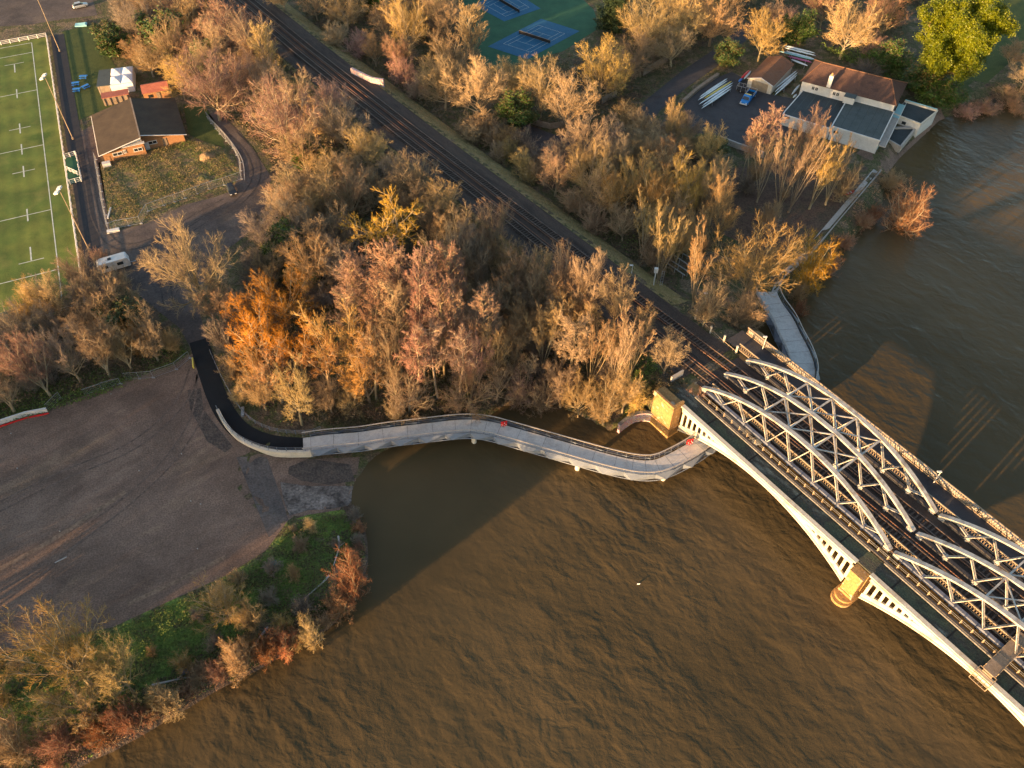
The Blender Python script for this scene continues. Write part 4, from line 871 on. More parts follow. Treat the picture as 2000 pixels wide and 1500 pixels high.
m = MB(); m.box(f_(3.6, -.06, LAND + 1.0), a * 0.45, b_ * 0.05, Z * 0.95); m.build('door', M_timber, t); m = MB(); m.box(f_(1.6, -.06, LAND + 1.3), a * 0.5, b_ * 0.05, Z * 0.4); m.build('window', M_glass, t)
simple_hut('store_hut', 'small flat roofed annex beside the red roofed shed', 'hut', (308, 180), 4.2, R(20), 3.2, 2.4, 1.9, 1.9, M_timber, M_roofdark)
t = thing('marquee', 'white canvas marquee with four peaks behind the clubhouse', 'marquee', P(232, 170, LAND)); mq = P(213, 166, 4.8)
M_f, ma, mbv = frame((214, 166), 4.8, R(16)); w_, d_ = 5.6, 8.8
for i in range(2):
    for j in range(2):
        m = MB(); x0, x1 = i * w_ / 2, (i + 1) * w_ / 2; y0, y1 = j * d_ / 2, (j + 1) * d_ / 2
        c = [M_f(x0, y0, 4.7), M_f(x1, y0, 4.7), M_f(x1, y1, 4.7), M_f(x0, y1, 4.7)]; top = M_f((x0 + x1) / 2, (y0 + y1) / 2, 5.5); md = [(c[k] + top) / 2 + Z * 0.12 for k in range(4)]
        m.add(c + md + [top], [(k, (k + 1) % 4, 4 + (k + 1) % 4, 4 + k) for k in range(4)] + [(4 + k, 4 + (k + 1) % 4, 8) for k in range(4)] + [(3, 2, 1, 0)]); m.build('canopy', M_tent, t)
m = MB()
for a_, b2 in (((0, 0), (w_, 0)), ((w_, 0), (w_, d_)), ((w_, d_), (0, d_)), ((0, d_), (0, 0))): m.bar(M_f(a_[0], a_[1], 3.4), M_f(b2[0], b2[1], 3.4), 0.05, 2.5)
m.build('side_curtain', M_tent, t)
# picnic tables
def picnic(px, lab, rz):
    q = P(px[0], px[1], LAND); t_ = thing('picnic_table', lab, 'picnic table', q, rz, 'blue picnic tables on the club lawn', False); m_ = MB(); m_.box((0, 0, 0.75), 0.95, 0.38, 0.035); m_.build('table_top', M_bluep, t_)
    for s in (-0.7, 0.7): m_ = MB(); m_.box((0, s, 0.45), 0.95, 0.14, 0.03); m_.build('bench_seat', M_bluep, t_)
    for x in (-0.65, 0.65):
        m_ = MB(); m_.bar((x, -0.7, 0.0), (x, -0.15, 0.72), 0.06, 0.08); m_.bar((x, 0.7, 0), (x, 0.15, 0.72), 0.06, 0.08); m_.bar((x, -0.8, 0.4), (x, 0.8, 0.4), 0.06, 0.08); m_.build('leg_frame', M_bluep, t_)
picnic((164, 153), 'blue picnic table topmost of the four near the container', 0.1); picnic((149, 166), 'blue picnic table leftmost of the group of four', 0.25)
picnic((151, 178), 'blue picnic table lowest of the group of four', 0.15); picnic((168, 172), 'blue picnic table nearest the container', 0.9)
q = P(159, 50, LAND); t = thing('paddling_pool', 'bright blue tarpaulin sheet on the grass near the top car park', 'tarpaulin', q); m = MB(); m.box(q + Z * 0.25, Vector((1.6, 0.3, 0)), Vector((-0.2, 0.9, 0)), Z * 0.2); m.box(q + Z * .5 + Vector((.2, 0, 0)), Vector((1.1, 0.2, 0.1)), Vector((-0.1, 0.5, 0.08)), Z * 0.06); m.build('sheet', M_aqua, t)

# yard fences: mesh panels
def meshfence(name, px, h, lab, mt=None, z=LAND, step=3.2):
    pts = [P(x, y, z) for x, y in px]; mt = mt or M_galv
    t_ = thing(name, lab, 'fence', pts[0]); rl_ = MB(); ms = MB()
    for a, b_ in zip(pts[:-1], pts[1:]):
        n = max(1, round((b_ - a).length / step))
        for k in range(n):
            p0 = a.lerp(b_, k / n); p1 = a.lerp(b_, (k + 1) / n); lean = Vector((random.uniform(-.08, .08), random.uniform(-.08, .08), 0))
            rl_.tube([p0 + Z * h + lean, p1 + Z * h + lean], 0.035, 5); rl_.tube([p0 + Z * 0.12, p1 + Z * 0.12], 0.03, 5)
            pm = MB(); pm.tube([p0, p0 + Z * h + lean], 0.04, 5); pm.box(p0 + Z * 0.08, 0.3, 0.12, 0.08); pm.build('post', mt, t_)
            j = 0
            while j * 0.25 < (p1 - p0).length: q_ = p0.lerp(p1, j * 0.25 / (p1 - p0).length); ms.bar(q_ + Z * 0.12, q_ + Z * h, 0.012, 0.012); j += 1
            for hh in (0.5, 0.95, 1.4): ms.bar(p0 + Z * hh, p1 + Z * hh, 0.012, 0.012)
    rl_.build('rail', mt, t_); ms.build('wire_mesh', mt, t_); return t_
meshfence('mesh_fence', [(188, 312), (196, 360), (203, 405), (213, 452), (228, 446), (276, 437), (290, 413), (320, 402), (362, 388), (408, 370), (438, 362), (472, 350), (470, 318), (455, 290), (430, 262), (405, 232)], 2.0, 'temporary mesh fence enclosing the rough plot in front of the clubhouse')
meshfence('mesh_fence', [(372, 700), (345, 722), (300, 738), (245, 742)], 1.9, 'mesh fence at the right end of the tree belt above the gravel yard')
meshfence('mesh_fence', [(236, 750), (200, 760), (165, 772)], 1.6, 'mesh fence in the middle of the tree belt edge above the gravel yard')
meshfence('mesh_fence', [(120, 778), (95, 803)], 1.8, 'short leaning mesh fence panel beside the red and white hoarding')
wall('hoarding', [P(94, 804, LAND), P(52, 812, LAND), P(0, 829, LAND), P(-40, 842, LAND)], 0.2, 0.9, M_white, 'low white hoarding with a red stripe at the left edge of the gravel yard', 'hoarding', M_white)
t = wall('barrier_board', [P(96, 808, LAND), P(52, 817, LAND), P(0, 834, LAND), P(-40, 848, LAND)], 0.15, 0.25, M_red, 'low red board at the foot of the white hoarding', 'board')
wall('green_fence', [P(2, 632, LAND), P(30, 622, LAND), P(62, 608, LAND)], 0.12, 2.3, M_teal, 'teal solid fence panels behind the near end of the pitch', 'fence')
wall('drive_kerb', smooth([P(x, y, LAND) for x, y in [(404, 228), (430, 252), (455, 282), (474, 315), (478, 352)]], 3), 0.2, 0.15, M_conc, 'thin pale kerb along the curved drive', 'kerb')

# vehicles -------------------------------------------------------------
def wheels(t_, xs, y, r=0.33, mt=M_tyre):
    for x in xs:
        for s in (-1, 1):
            m_ = MB(); m_.tube([(x, s * (y - 0.1), r), (x, s * (y + 0.08), r)], r, 14); w_ = m_.build('wheel', mt, t_); m_ = MB(); m_.tube([(x, s * (y + 0.06), r), (x, s * (y + 0.1), r)], r * 0.55, 10); m_.build('hub', M_silver, w_)
def car(name, lab, cat, px, rz, body, L=4.3, Wd=1.75, kind='car', group=None):
    q = P(px[0], px[1], LAND); q.z = float(hs(q.x, q.y)) + 0.03; t_ = thing(name, lab, cat, q, rz, group, False); w = Wd / 2; h = L / 2
    def loft(secs, nm, mt, par=t_):
        m_ = MB(); vs = []; k = 8
        for x, z0, z1, ww, wt in secs: vs += [(x, -ww, z0), (x, -ww * 1.02, (z0 + z1) * .5), (x, -wt, z1), (x, -wt * 0.5, z1 + 0.03), (x, wt * 0.5, z1 + 0.03), (x, wt, z1), (x, ww * 1.02, (z0 + z1) * .5), (x, ww, z0)]
        fs = [(i * k + j, i * k + (j + 1) % k, (i + 1) * k + (j + 1) % k, (i + 1) * k + j) for i in range(len(secs) - 1) for j in range(k)] + [tuple(range(k - 1, -1, -1)), tuple(range((len(secs) - 1) * k, len(secs) * k))]
        m_.add(vs, fs); return m_.build(nm, mt, par, True if False else False)
    if kind == 'car':
        loft([(-h, .35, .75, w * .86, w * .8), (-h + .12, .28, .88, w * .96, w * .88), (-h + .9, .25, .95, w, w * .9), (h - 1.2, .25, .92, w, w * .9), (h - .25, .28, .78, w * .95, w * .85), (h, .35, .62, w * .84, w * .78)], 'body', body)
        loft([(-h + .25, .9, .98, w * .86, w * .8), (-h + .75, .9, 1.42, w * .88, w * .68), (.25, .9, 1.46, w * .9, w * .7), (.95, .9, 1.0, w * .9, w * .82)], 'cabin_glass', M_glass)
        loft([(-h + .8, 1.40, 1.47, w * .66, w * .62), (.2, 1.44, 1.50, w * .68, w * .64)], 'roof', body)
        wheels(t_, (-h + .8, h - .85), w - .08)
        for s in (-1, 1): m_ = MB(); m_.box((h - .06, s * w * .6, .62), .08, .2, .08); m_.build('headlight', M_white, t_)
        for s in (-1, 1): m_ = MB(); m_.box((-h + .04, s * w * .65, .72), .06, .16, .08); m_.build('tail_light', M_red, t_)
    if kind == 'pickup':
        loft([(h - 1.9, .4, 1.05, w, w * .94), (h - .9, .4, 1.05, w, w * .94), (h - .2, .4, .95, w * .97, w * .88), (h, .45, .8, w * .9, w * .84)], 'bonnet', body)
        loft([(h - 3.0, .5, 1.9, w, w * .86), (h - 2.1, .5, 1.95, w, w * .86), (h - 1.75, .5, 1.85, w, w * .84), (h - 1.2, .5, 1.06, w, w * .92)], 'cab', body)
        m_ = MB(); m_.add([(h - 1.68, -w * .74, 1.74), (h - 1.68, w * .74, 1.74), (h - 1.17, w * .82, 1.12), (h - 1.17, -w * .82, 1.12)], [(0, 1, 2, 3)]); m_.v = [(x + .03, y, z + .04) for x, y, z in m_.v]; m_.build('windscreen', M_glass, t_)
        m_ = MB(); m_.box((h - 2.6, 0, 2.02), .12, w * .8, .06); m_.build('beacon_bar', M_yellow, t_)
        m_ = MB(); m_.box((-h + 1.5, 0, .75), 1.5, w, .1); b0_ = m_.build('load_bed', M_tyre, t_)
        m_ = MB(); m_.box((-h + 1.5, -w, 1.05), 1.5, .05, .28); m_.box((-h + 1.5, w, 1.05), 1.5, .05, .28); m_.box((-h, 0, 1.05), .05, w, .28); m_.build('bed_side', body, b0_)
        m_ = MB(); 
        for s in (-w, w): m_.bar((-h, s, 1.36), (-h + 3.0, s, 1.36), .06, .06); m_.bar((-h, s, 1.3), (-h, s, 1.9), .06, .06); m_.bar((-h, s, 1.9), (-h + 3.0, s, 1.9), .06, .06)
        m_.bar((-h, -w, 1.9), (-h, w, 1.9), .06, .06); m_.build('ladder_rack', M_silver, t_)
        m_ = MB(); m_.box((h + .02, 0, .5), .08, w * .95, .14); m_.build('bumper', M_white, t_); wheels(t_, (-h + .9, h - .9), w - .05, .38)
        for s in (-1, 1): m_ = MB(); m_.box((h - .02, s * w * .7, .82), .07, .16, .1); m_.build('headlight', M_white, t_)
    return t_
def dirpx(a, b_, z=LAND): d = P(*b_, z) - P(*a, z); return math.atan2(d.y, d.x)
car('pickup_truck', 'bright blue pickup truck with a silver load rack in the boathouse yard', 'pickup', (1460, 196), dirpx((1470, 182), (1448, 208)), M_vanblue, 6.4, 2.1, 'pickup')
car('parked_car', 'silver hatchback in the top car park near the trees', 'car', (158, 14), dirpx((148, 16), (170, 11)), M_silver)
car('parked_car', 'black car parked beside the mesh fence at the bend of the drive', 'car', (453, 374), dirpx((450, 366), (457, 382)), M_black)
q = P(226, 524, LAND); t = thing('caravan', 'white caravan with a roof vent parked behind the bare tree by the pitch corner', 'caravan', q, dirpx((198, 531), (246, 517)), None, False)
m = MB(); prof = [(-3.1, .5), (3.1, .5), (3.2, 1.3), (2.9, 2.5), (2.6, 2.62), (-2.7, 2.62), (-3.0, 2.4), (-3.2, 1.2)]; n = len(prof)
m.add([(x, -1.1, z) for x, z in prof] + [(x, 1.1, z) for x, z in prof], [tuple(range(n)), tuple(range(2 * n - 1, n - 1, -1))] + [(i, n + i, n + (i + 1) % n, (i + 1) % n) for i in range(n)]); m.build('body', M_white, t)
m = MB(); m.box((-0.4, 0, 2.68), .35, .35, .07); m.build('roof_vent', M_black, t)
for x in (-1.7, 1.3): m = MB(); m.box((x, -1.12, 1.7), .6, .03, .35); m.build('window', M_glass, t)
wheels(t, (0,), 1.0, .34); m = MB(); m.bar((3.1, 0, .5), (4.3, 0, .45), .1, .1); m.build('tow_bar', M_galv, t)

# rowing boats -----------------------------------------------------------
def rower(name, lab, a, b_, z, mt, wd=0.33, group=None, cat='rowing boat'):
    A = P(*a, z); C = P(*b_, z); d = (C - A); L = d.length; t_ = thing(name, lab, cat, (A + C) / 2, math.atan2(d.y, d.x), group, False)
    m_ = MB(); n = 14; vs = []; k = 6
    for i in range(n + 1):
        f_ = i / n; w = wd * max(0.03, math.sin(math.pi * f_) ** 0.62); x = -L / 2 + L * f_; dp = 0.28 * math.sin(math.pi * f_) ** .4
        vs += [(x, -w, 0), (x, -w * .7, dp * .7), (x, 0, dp), (x, w * .7, dp * .7), (x, w, 0), (x, 0, -0.03)]
    fs = [(i * k + j, i * k + (j + 1) % k, (i + 1) * k + (j + 1) % k, (i + 1) * k + j) for i in range(n) for j in range(k)] + [tuple(range(k - 1, -1, -1)), tuple(range(n * k, n * k + k))]
    m_.add(vs, fs); m_.build('hull', mt, t_, True)
    m_ = MB(); m_.box((0, 0, .26), L * .36, .02, .04); m_.build('keel', M_galv, t_)
    return t_
def rack(lab, qs, n, zt):
    t_ = thing('boat_rack', lab, 'boat rack', (qs[0].x, qs[0].y, LAND))
    for q_, r_ in qs and [(qs[i], qs[i + 1]) for i in range(0, len(qs), 2)]:
        m_ = MB()
        for e in (q_, r_): m_.box(Vector((e.x, e.y, (LAND + zt) / 2)), .06, .06, (zt - LAND) / 2)
        for z_ in (LAND + .5, zt - 0.07): m_.bar((q_.x, q_.y, z_), (r_.x, r_.y, z_), .08, .08)
        m_.build('trestle', M_galv, t_)
gl = 'rowing boats stored upside down on the left rack'
for a, b_, mt, lab in (((1421, 153), (1366, 190), M_shell, 'outermost white rowing boat on the left rack, nearest the road'), ((1421, 157), (1363, 196), M_shell, 'second white rowing boat from the road on the left rack'), ((1430, 158), (1376, 192), M_yellow, 'yellow rowing boat on the left rack'), ((1432, 161), (1365, 204), M_shell, 'white rowing boat just below the yellow one on the left rack'), ((1431, 166), (1371, 207), M_shell, 'white rowing boat on the left rack, second nearest the pickup'), ((1428, 173), (1370, 212), M_shell, 'white rowing boat on the left rack nearest the pickup')):
    rower('rowing_boat', lab, a, b_, 3.4, mt, .32, gl)
rack('metal rack under the rowing boats beside the road', [P(1374, 186, 3.3), P(1392, 200, 3.3), P(1412, 160, 3.3), P(1428, 172, 3.3)], 2, 3.35)
gl = 'rowing boats stored behind the boathouse roof'
for a, b_, mt, lab in (((1530, 89), (1592, 104), M_shell, 'white boat topmost of the stack behind the boathouse'), ((1532, 93), (1594, 109), M_shell, 'white boat second from the top behind the boathouse'), ((1521, 100), (1590, 117), M_aqua, 'pale aqua boat behind the boathouse'), ((1534, 100), (1592, 116), M_shell, 'white boat overlapping the aqua one behind the boathouse'), ((1538, 110), (1586, 122), M_pinkp, 'pink boat behind the boathouse'), ((1545, 116), (1578, 129), M_shell, 'lowest white boat behind the boathouse, next to its hip')):
    rower('rowing_boat', lab, a, b_, 3.6, mt, .4, gl)
rack('metal rack under the boats behind the boathouse', [P(1540, 92, 3.5), P(1548, 116, 3.5), P(1578, 100, 3.5), P(1572, 126, 3.5)], 2, 3.55)
gl = 'white rowing boats between the shed and the boathouse'
for a, b_, lab in (((1556, 138), (1514, 172), 'white rowing boat nearest the shed wall'), ((1558, 141), (1513, 180), 'middle white rowing boat between shed and boathouse'), ((1557, 146), (1513, 186), 'white rowing boat nearest the boathouse gable'), ((1562, 165), (1546, 185), 'short white boat leaning by the boathouse corner'), ((1556, 184), (1549, 191), 'shortest white dinghy at the boathouse corner')):
    rower('rowing_boat', lab, a, b_, 3.3, M_shell, .3, gl)
rack('metal rack between the boat shed and the boathouse', [P(1520, 166, 3.2), P(1532, 174, 3.2), P(1545, 146, 3.2), P(1554, 152, 3.2)], 2, 3.25)
rower('kayak', 'red kayak stored beside the boat shed', (1464, 137), (1448, 153), 3.2, M_red, .42, None, 'kayak')
rower('kayak', 'pale kayak lying beside the red kayak', (1467, 138), (1453, 155), 3.0, M_shell, .35, None, 'kayak')
rower('kayak', 'blue kayak below the red kayak', (1450, 152), (1443, 160), 2.8, M_bluep, .4, None, 'kayak')
q = P(1448, 178, LAND); t = thing('cage_trailer', 'dark cage trailer behind the blue pickup', 'trailer', q, R(-30), None, False)
m = MB(); m.box((0, 0, .5), 1.2, .9, .1); m.build('floor', M_tyre, t); m = MB()
for x in (-1.2, 0, 1.2):
    for s in (-.9, .9): m.box((x, s, 1.1), .04, .04, .6)
for s in (-.9, .9): m.bar((-1.2, s, 1.7), (1.2, s, 1.7), .06, .06)
for x in (-1.2, 1.2): m.bar((x, -.9, 1.7), (x, .9, 1.7), .06, .06)
m.build('cage', M_galv, t); wheels(t, (0,), .85, .3)
# red dinghy and orange thing on the towpath
q = P(1657, 378, LAND); t = thing('dinghy', 'small red and white dinghy beside the riverside towpath', 'dinghy', q, R(20), None, False)
m = MB(); pr = []
for i in range(9):
    f_ = i / 8; w = .6 * max(.08, math.sin(math.pi * min(1, .15 + f_ * .85)) ** .5); x = -1.5 + 3 * f_; pr += [(x, -w, .55), (x, -w * .7, .1), (x, w * .7, .1), (x, w, .55)]
m.add(pr, [(i * 4 + j, i * 4 + j + 1, i * 4 + j + 5, i * 4 + j + 4) for i in range(8) for j in range(3)] + [(0, 1, 2, 3)]); m.build('hull', M_red, t)
for x in (-.5, .4): m = MB(); m.box((x, 0, .45), .12, .5, .03); m.build('thwart', M_white, t)

# lamp posts, signals, posts ---------------------------------------------
def lamp(q, h, lab, group=None):
    t_ = thing('lamp_post', lab, 'lamp post', q, 0, group); m_ = MB(); m_.tube([q, q + Z * h], .07, 6, .05); m_.build('column', M_white, t_); m_ = MB(); m_.box(q + Z * (h + .05) + Vector((-.25, 0, 0)), .35, .14, .07); m_.build('lamp_head', M_white, t_)
lamp(B(-0.5, 21.0, 7.4), 3.2, 'short white lamp post on the far parapet at the start of the bridge')
lamp(B(35.6, 21.2, 7.4), 3.0, 'short white lamp post on the far parapet halfway along the bridge')
lamp(P(1233, 538, 6.2), 2.6, 'short white post on the verge to the right of the tracks')
lamp(P(1372, 612, 5.2), 5.2, 'slim grey lamp post by the footpath above the clearing')
q = P(1276, 560, 5.2); t = thing('signal_ladder', 'white railway signal post with a box and a small ladder on the verge', 'signal', q); m = MB(); m.tube([q, q + Z * 4.4], .12, 6); m.build('post', M_white, t); m = MB(); m.box(q + Z * 4.3, .35, .25, .55); m.build('signal_box', M_white, t)
m = MB(); e = q + Vector((1.3, .3, 0)); m.bar(e, e + Z * 3.9, .06, .06); m.bar(e + Vector((.5, 0, 0)), e + Vector((.5, 0, 3.9)), .06, .06)
for k in range(9): m.bar(e + Z * (.3 + k * .42), e + Vector((.5, 0, .3 + k * .42)), .04, .04)
m.build('ladder', M_galv, t)
for (x, y, h, lab) in ((1357, 625, 2.6, 'pale timber post beside the tracks, leftmost of three near the bridge'), (1386, 653, 2.0, 'pale timber post beside the tracks, middle of three near the bridge'), (1412, 671, 2.0, 'pale timber post beside the tracks'), (1436, 693, 2.2, 'white post nearest the far truss end')):
    q = P(x, y, 6.6); t = thing('marker_post', lab, 'post', q); m = MB(); m.box(q + Z * h / 2, .13, .13, h / 2); m.box(q + Z * h, .17, .17, .06); m.build('post', M_cream, t)
railing('lineside_fence', [P(x, y, 6.4) for x, y in [(1362, 628), (1385, 650), (1412, 674), (1438, 696)]], 1.1, M_lattice, 'low concrete fence between the tracks and the footpath', 'fence', 1.2, (0.95, 0.5), .06)
wall('path_wall', smooth([P(x, y, LAND + .5) for x, y in [(1392, 628), (1402, 648), (1425, 668), (1445, 690)]], 3), .35, 1.3, M_timber, 'mossy low wall beside the footpath to the bridge', 'wall')
wall('boundary_wall', [P(x, y, LAND) for x, y in [(1404, 276), (1440, 290), (1480, 303), (1492, 309)]], .4, 1.5, M_conc, 'pale boundary wall between the boat yard and the clearing', 'wall')
wall('board_fence', [P(x, y, LAND) for x, y in [(1256, 148), (1280, 133), (1305, 118)]], .12, 1.9, M_timber, 'upper pale board fence beside the access road', 'fence')
wall('board_fence', [P(x, y, LAND) for x, y in [(1175, 203), (1190, 195), (1204, 188)]], .12, 1.8, M_timber, 'short dark board fence between the trees beside the access road', 'fence')
wall('board_fence', [P(x, y, LAND) for x, y in [(1020, 232), (1045, 245), (1075, 252), (1100, 248)]], .12, 1.6, M_timber, 'curved board fence at the bend of the access road', 'fence')
wall('low_wall', [P(x, y, LAND) for x, y in [(1335, 200), (1360, 178), (1402, 148)]], .9, .8, M_timber, 'low rubble bank between the road and the rowing boats', 'wall')
wall('towpath_edge', [Vector((q.x + .9, q.y - .5, LAND)) for q in [P(x, y) for x, y in [(1560, 508), (1600, 462), (1640, 415), (1680, 368), (1712, 330)]]], .2, .2, M_conc, 'pale stone edging of the riverside towpath', 'kerb')
# steps / rails group below the railway verge (boat racks in the shade)
t = thing('rail_stack', 'long grey steel racks in the shade below the railway verge', 'rack', P(1330, 505, LAND))
for k, ((xa, ya), (xb, yb)) in enumerate((((1308, 492), (1348, 520)), ((1303, 503), (1348, 533)), ((1316, 484), (1352, 506)), ((1299, 511), (1338, 538)))):
    m = MB(); m.bar(P(xa, ya, 3.6), P(xb, yb, 3.6), .16, .2)
    for f_ in (.1, .5, .9): q = P(xa, ya, 3.6).lerp(P(xb, yb, 3.6), f_); m.box((q.x, q.y, (LAND + 3.5) / 2), .06, .06, (3.5 - LAND) / 2)
    m.build('rail_beam', M_silver, t)
# inspection platform over the second span
t = thing('inspection_platform', 'timber inspection platform laid across the cream iron bridge with a small cage', 'platform', B(58.7, 4, 8.6))
m = MB(); m.box(B(58.7, 4.4, 8.62), U * .85, W * 4.3, Z * .08)
for w in (.3, 3.35, 5.45): m.box(B(58.7, w, 8.15), U * .7, W * .1, Z * .4)
m.build('platform_deck', M_timber, t)
m = MB()
for s in (-.9, .9):
    for w in np.arange(.3, 8.8, 1.05): m.box(B(58.7 + s, w, 9.2), U * .03, W * .03, Z * .55)
    for z_ in (9.7, 9.25): m.bar(B(58.7 + s, .2, z_), B(58.7 + s, 8.7, z_), .05, .05)
m.build('guard_rail', M_lattice, t)
m = MB()
for u_ in (57.5, 59.9):
    for w in (-1.7, -.3): m.box(B(u_, w, 8.3), U * .04, W * .04, Z * .9)
    for z_ in (7.4, 8.3, 9.2): m.bar(B(u_, -1.7, z_), B(u_, -.3, z_), .07, .07)
for w in (-1.7, -1.0, -.3):
    for z_ in (7.4, 8.3, 9.2): m.bar(B(57.5, w, z_), B(59.9, w, z_), .07, .07)
for u_ in (58.1, 58.7, 59.3): m.bar(B(u_, -1.7, 7.4), B(u_, -.3, 7.4), .07, .07)
m.build('cage', M_lattice, t)
# rowing club bits and litter in the river margin
q = P(1247, 1141, 0.06); t = thing('gull', 'white gull floating on the open river', 'bird', q)
m = MB()
prof = [(-.28, .02, .12), (-.18, .09, .14), (-.02, .13, .15), (.12, .10, .16), (.18, .05, .24), (.24, .055, .30), (.30, .03, .29), (.36, .008, .27)]
for i, (x, r_, z_) in enumerate(prof[:-1]): pass
m.tube([q + Vector((x * .8, 0, z_ * .6)) for x, r_, z_ in prof], 0.09, 8, 0.025); m.tube([q + Vector((-.1, 0, .07)), q + Vector((.1, 0, .09))], 0.12, 8, .07); m.build('body', M_skin, t)
def box_thing(name, lab, cat, px, z, sz, ang, mt, tilt=0.0):
    q = P(px[0], px[1], z); q.z = float(hs(q.x, q.y)) if z == LAND else z; t_ = thing(name, lab, cat, q, ang, None, False); m_ = MB(); m_.box((0, 0, sz[2] + .02), Vector((sz[0], 0, tilt)), Vector((0, sz[1], 0)), Z * sz[2]); m_.box((0, 0, sz[2] * 2 + .03), Vector((sz[0] * .92, 0, tilt)), Vector((0, sz[1] * .9, 0)), Z * .03); m_.build('body', mt, t_); return t_
box_thing('bench', 'grey metal bench beside the inside of the black path bend', 'bench', (475, 806), LAND, (.25, 1.0, .25), R(12), M_galv)
box_thing('hut_roof', 'pale grey sheet roofed hut in the trees left of the tracks near the bridge', 'hut', (1272, 722), 4.6, (1.7, .6, .3), R(-54), M_conc)
box_thing('yellow_barrier', 'yellow pole barrier at the start of the black path', 'barrier', (378, 711), LAND, (.12, 1.2, .3), R(18), M_yellow)
box_thing('rubble_bag', 'white sheet lying at the corner of the mesh fence', 'sheet', (222, 452), LAND, (1.3, .5, .2), R(20), M_white)
box_thing('white_pipe', 'white pipe leaning inside the mesh fence of the rough plot', 'pipe', (214, 417), LAND, (.15, 1.9, .15), R(8), M_white)
box_thing('green_box', 'teal box half hidden in the green bank', 'box', (535, 1104), LAND, (.55, .45, .3), R(20), M_teal)
box_thing('grey_boulder', 'blue grey bag on the bank near the driftwood', 'bag', (361, 1312), LAND, (.5, .35, .25), R(20), M_blue)
box_thing('white_plank', 'white plank lying alone in the gravel yard', 'plank', (119, 1094), LAND, (.9, .09, .04), R(35), M_conc)
for (x, y) in ((34, 915), (217, 770), (373, 979), (392, 985), (355, 887), (386, 1072), (82, 1198), (117, 1038), (22, 847), (272, 920)):
    t_ = box_thing('stone', 'small pale stone lying in the gravel yard', 'stone', (x, y), LAND, (.09, .07, .05), random.random() * 3, M_conc); t_['group'] = 'pale stones in the gravel yard'
# driftwood logs
for pts, lab in (([(661, 1048), (662, 1068), (657, 1090), (652, 1106)], 'long bleached driftwood trunk near the tip of the bank'), ([(645, 1128), (628, 1142), (600, 1166), (578, 1184)], 'long bare log slanting down the river side of the bank'), ([(525, 1228), (508, 1244), (498, 1256)], 'short grey log among the rust coloured bushes'), ([(300, 1342), (345, 1328), (392, 1315)], 'bleached log beside the water at the lower bank'), ([(1790, 468 - 50), (1770, 400), (1745, 395), (1727, 425)], 'pale leaning bough at the riverside bush')):
    q = [G(x, y, .25) for x, y in pts]; q[0].z += .5; t = thing('driftwood_log', lab, 'log', q[0]); m = MB(); m.tube(smooth(q, 3), .17, 6, .07); m.tube([q[1], q[1] + Vector((.9, .5, .5))], .07, 5, .02); m.build('trunk', MATS['concrete'], t)
# earth mounds in the rough plot
for x, y, r_, h_, lab in ((403, 308, 2.0, 1.1, 'sunlit sandy earth mound in the rough plot'), (398, 350, 2.4, .45, 'low rubble heap along the fence of the rough plot')):
    q = P(x, y, LAND); m = MB(); vs = []; N_ = 18; K = 6
    for j in range(K + 1):
        for i in range(N_):
            a_ = 2 * math.pi * i / N_; rr = r_ * (1 - j / K) * (1 + .18 * math.sin(3 * a_ + j) + .1 * random.uniform(-1, 1)); vs.append((q.x + rr * math.cos(a_) * (1.5 if r_ > 3 else 1), q.y + rr * math.sin(a_), LAND - .1 + h_ * (1 - (1 - j / K) ** 2) + random.uniform(-.06, .06)))
    m.add(vs, [(j * N_ + i, j * N_ + (i + 1) % N_, (j + 1) * N_ + (i + 1) % N_, (j + 1) * N_ + i) for j in range(K) for i in range(N_)]); tag(m.build('earth_mound', M_sand if r_ < 2.2 else M_rough, smooth=True), lab, 'mound')
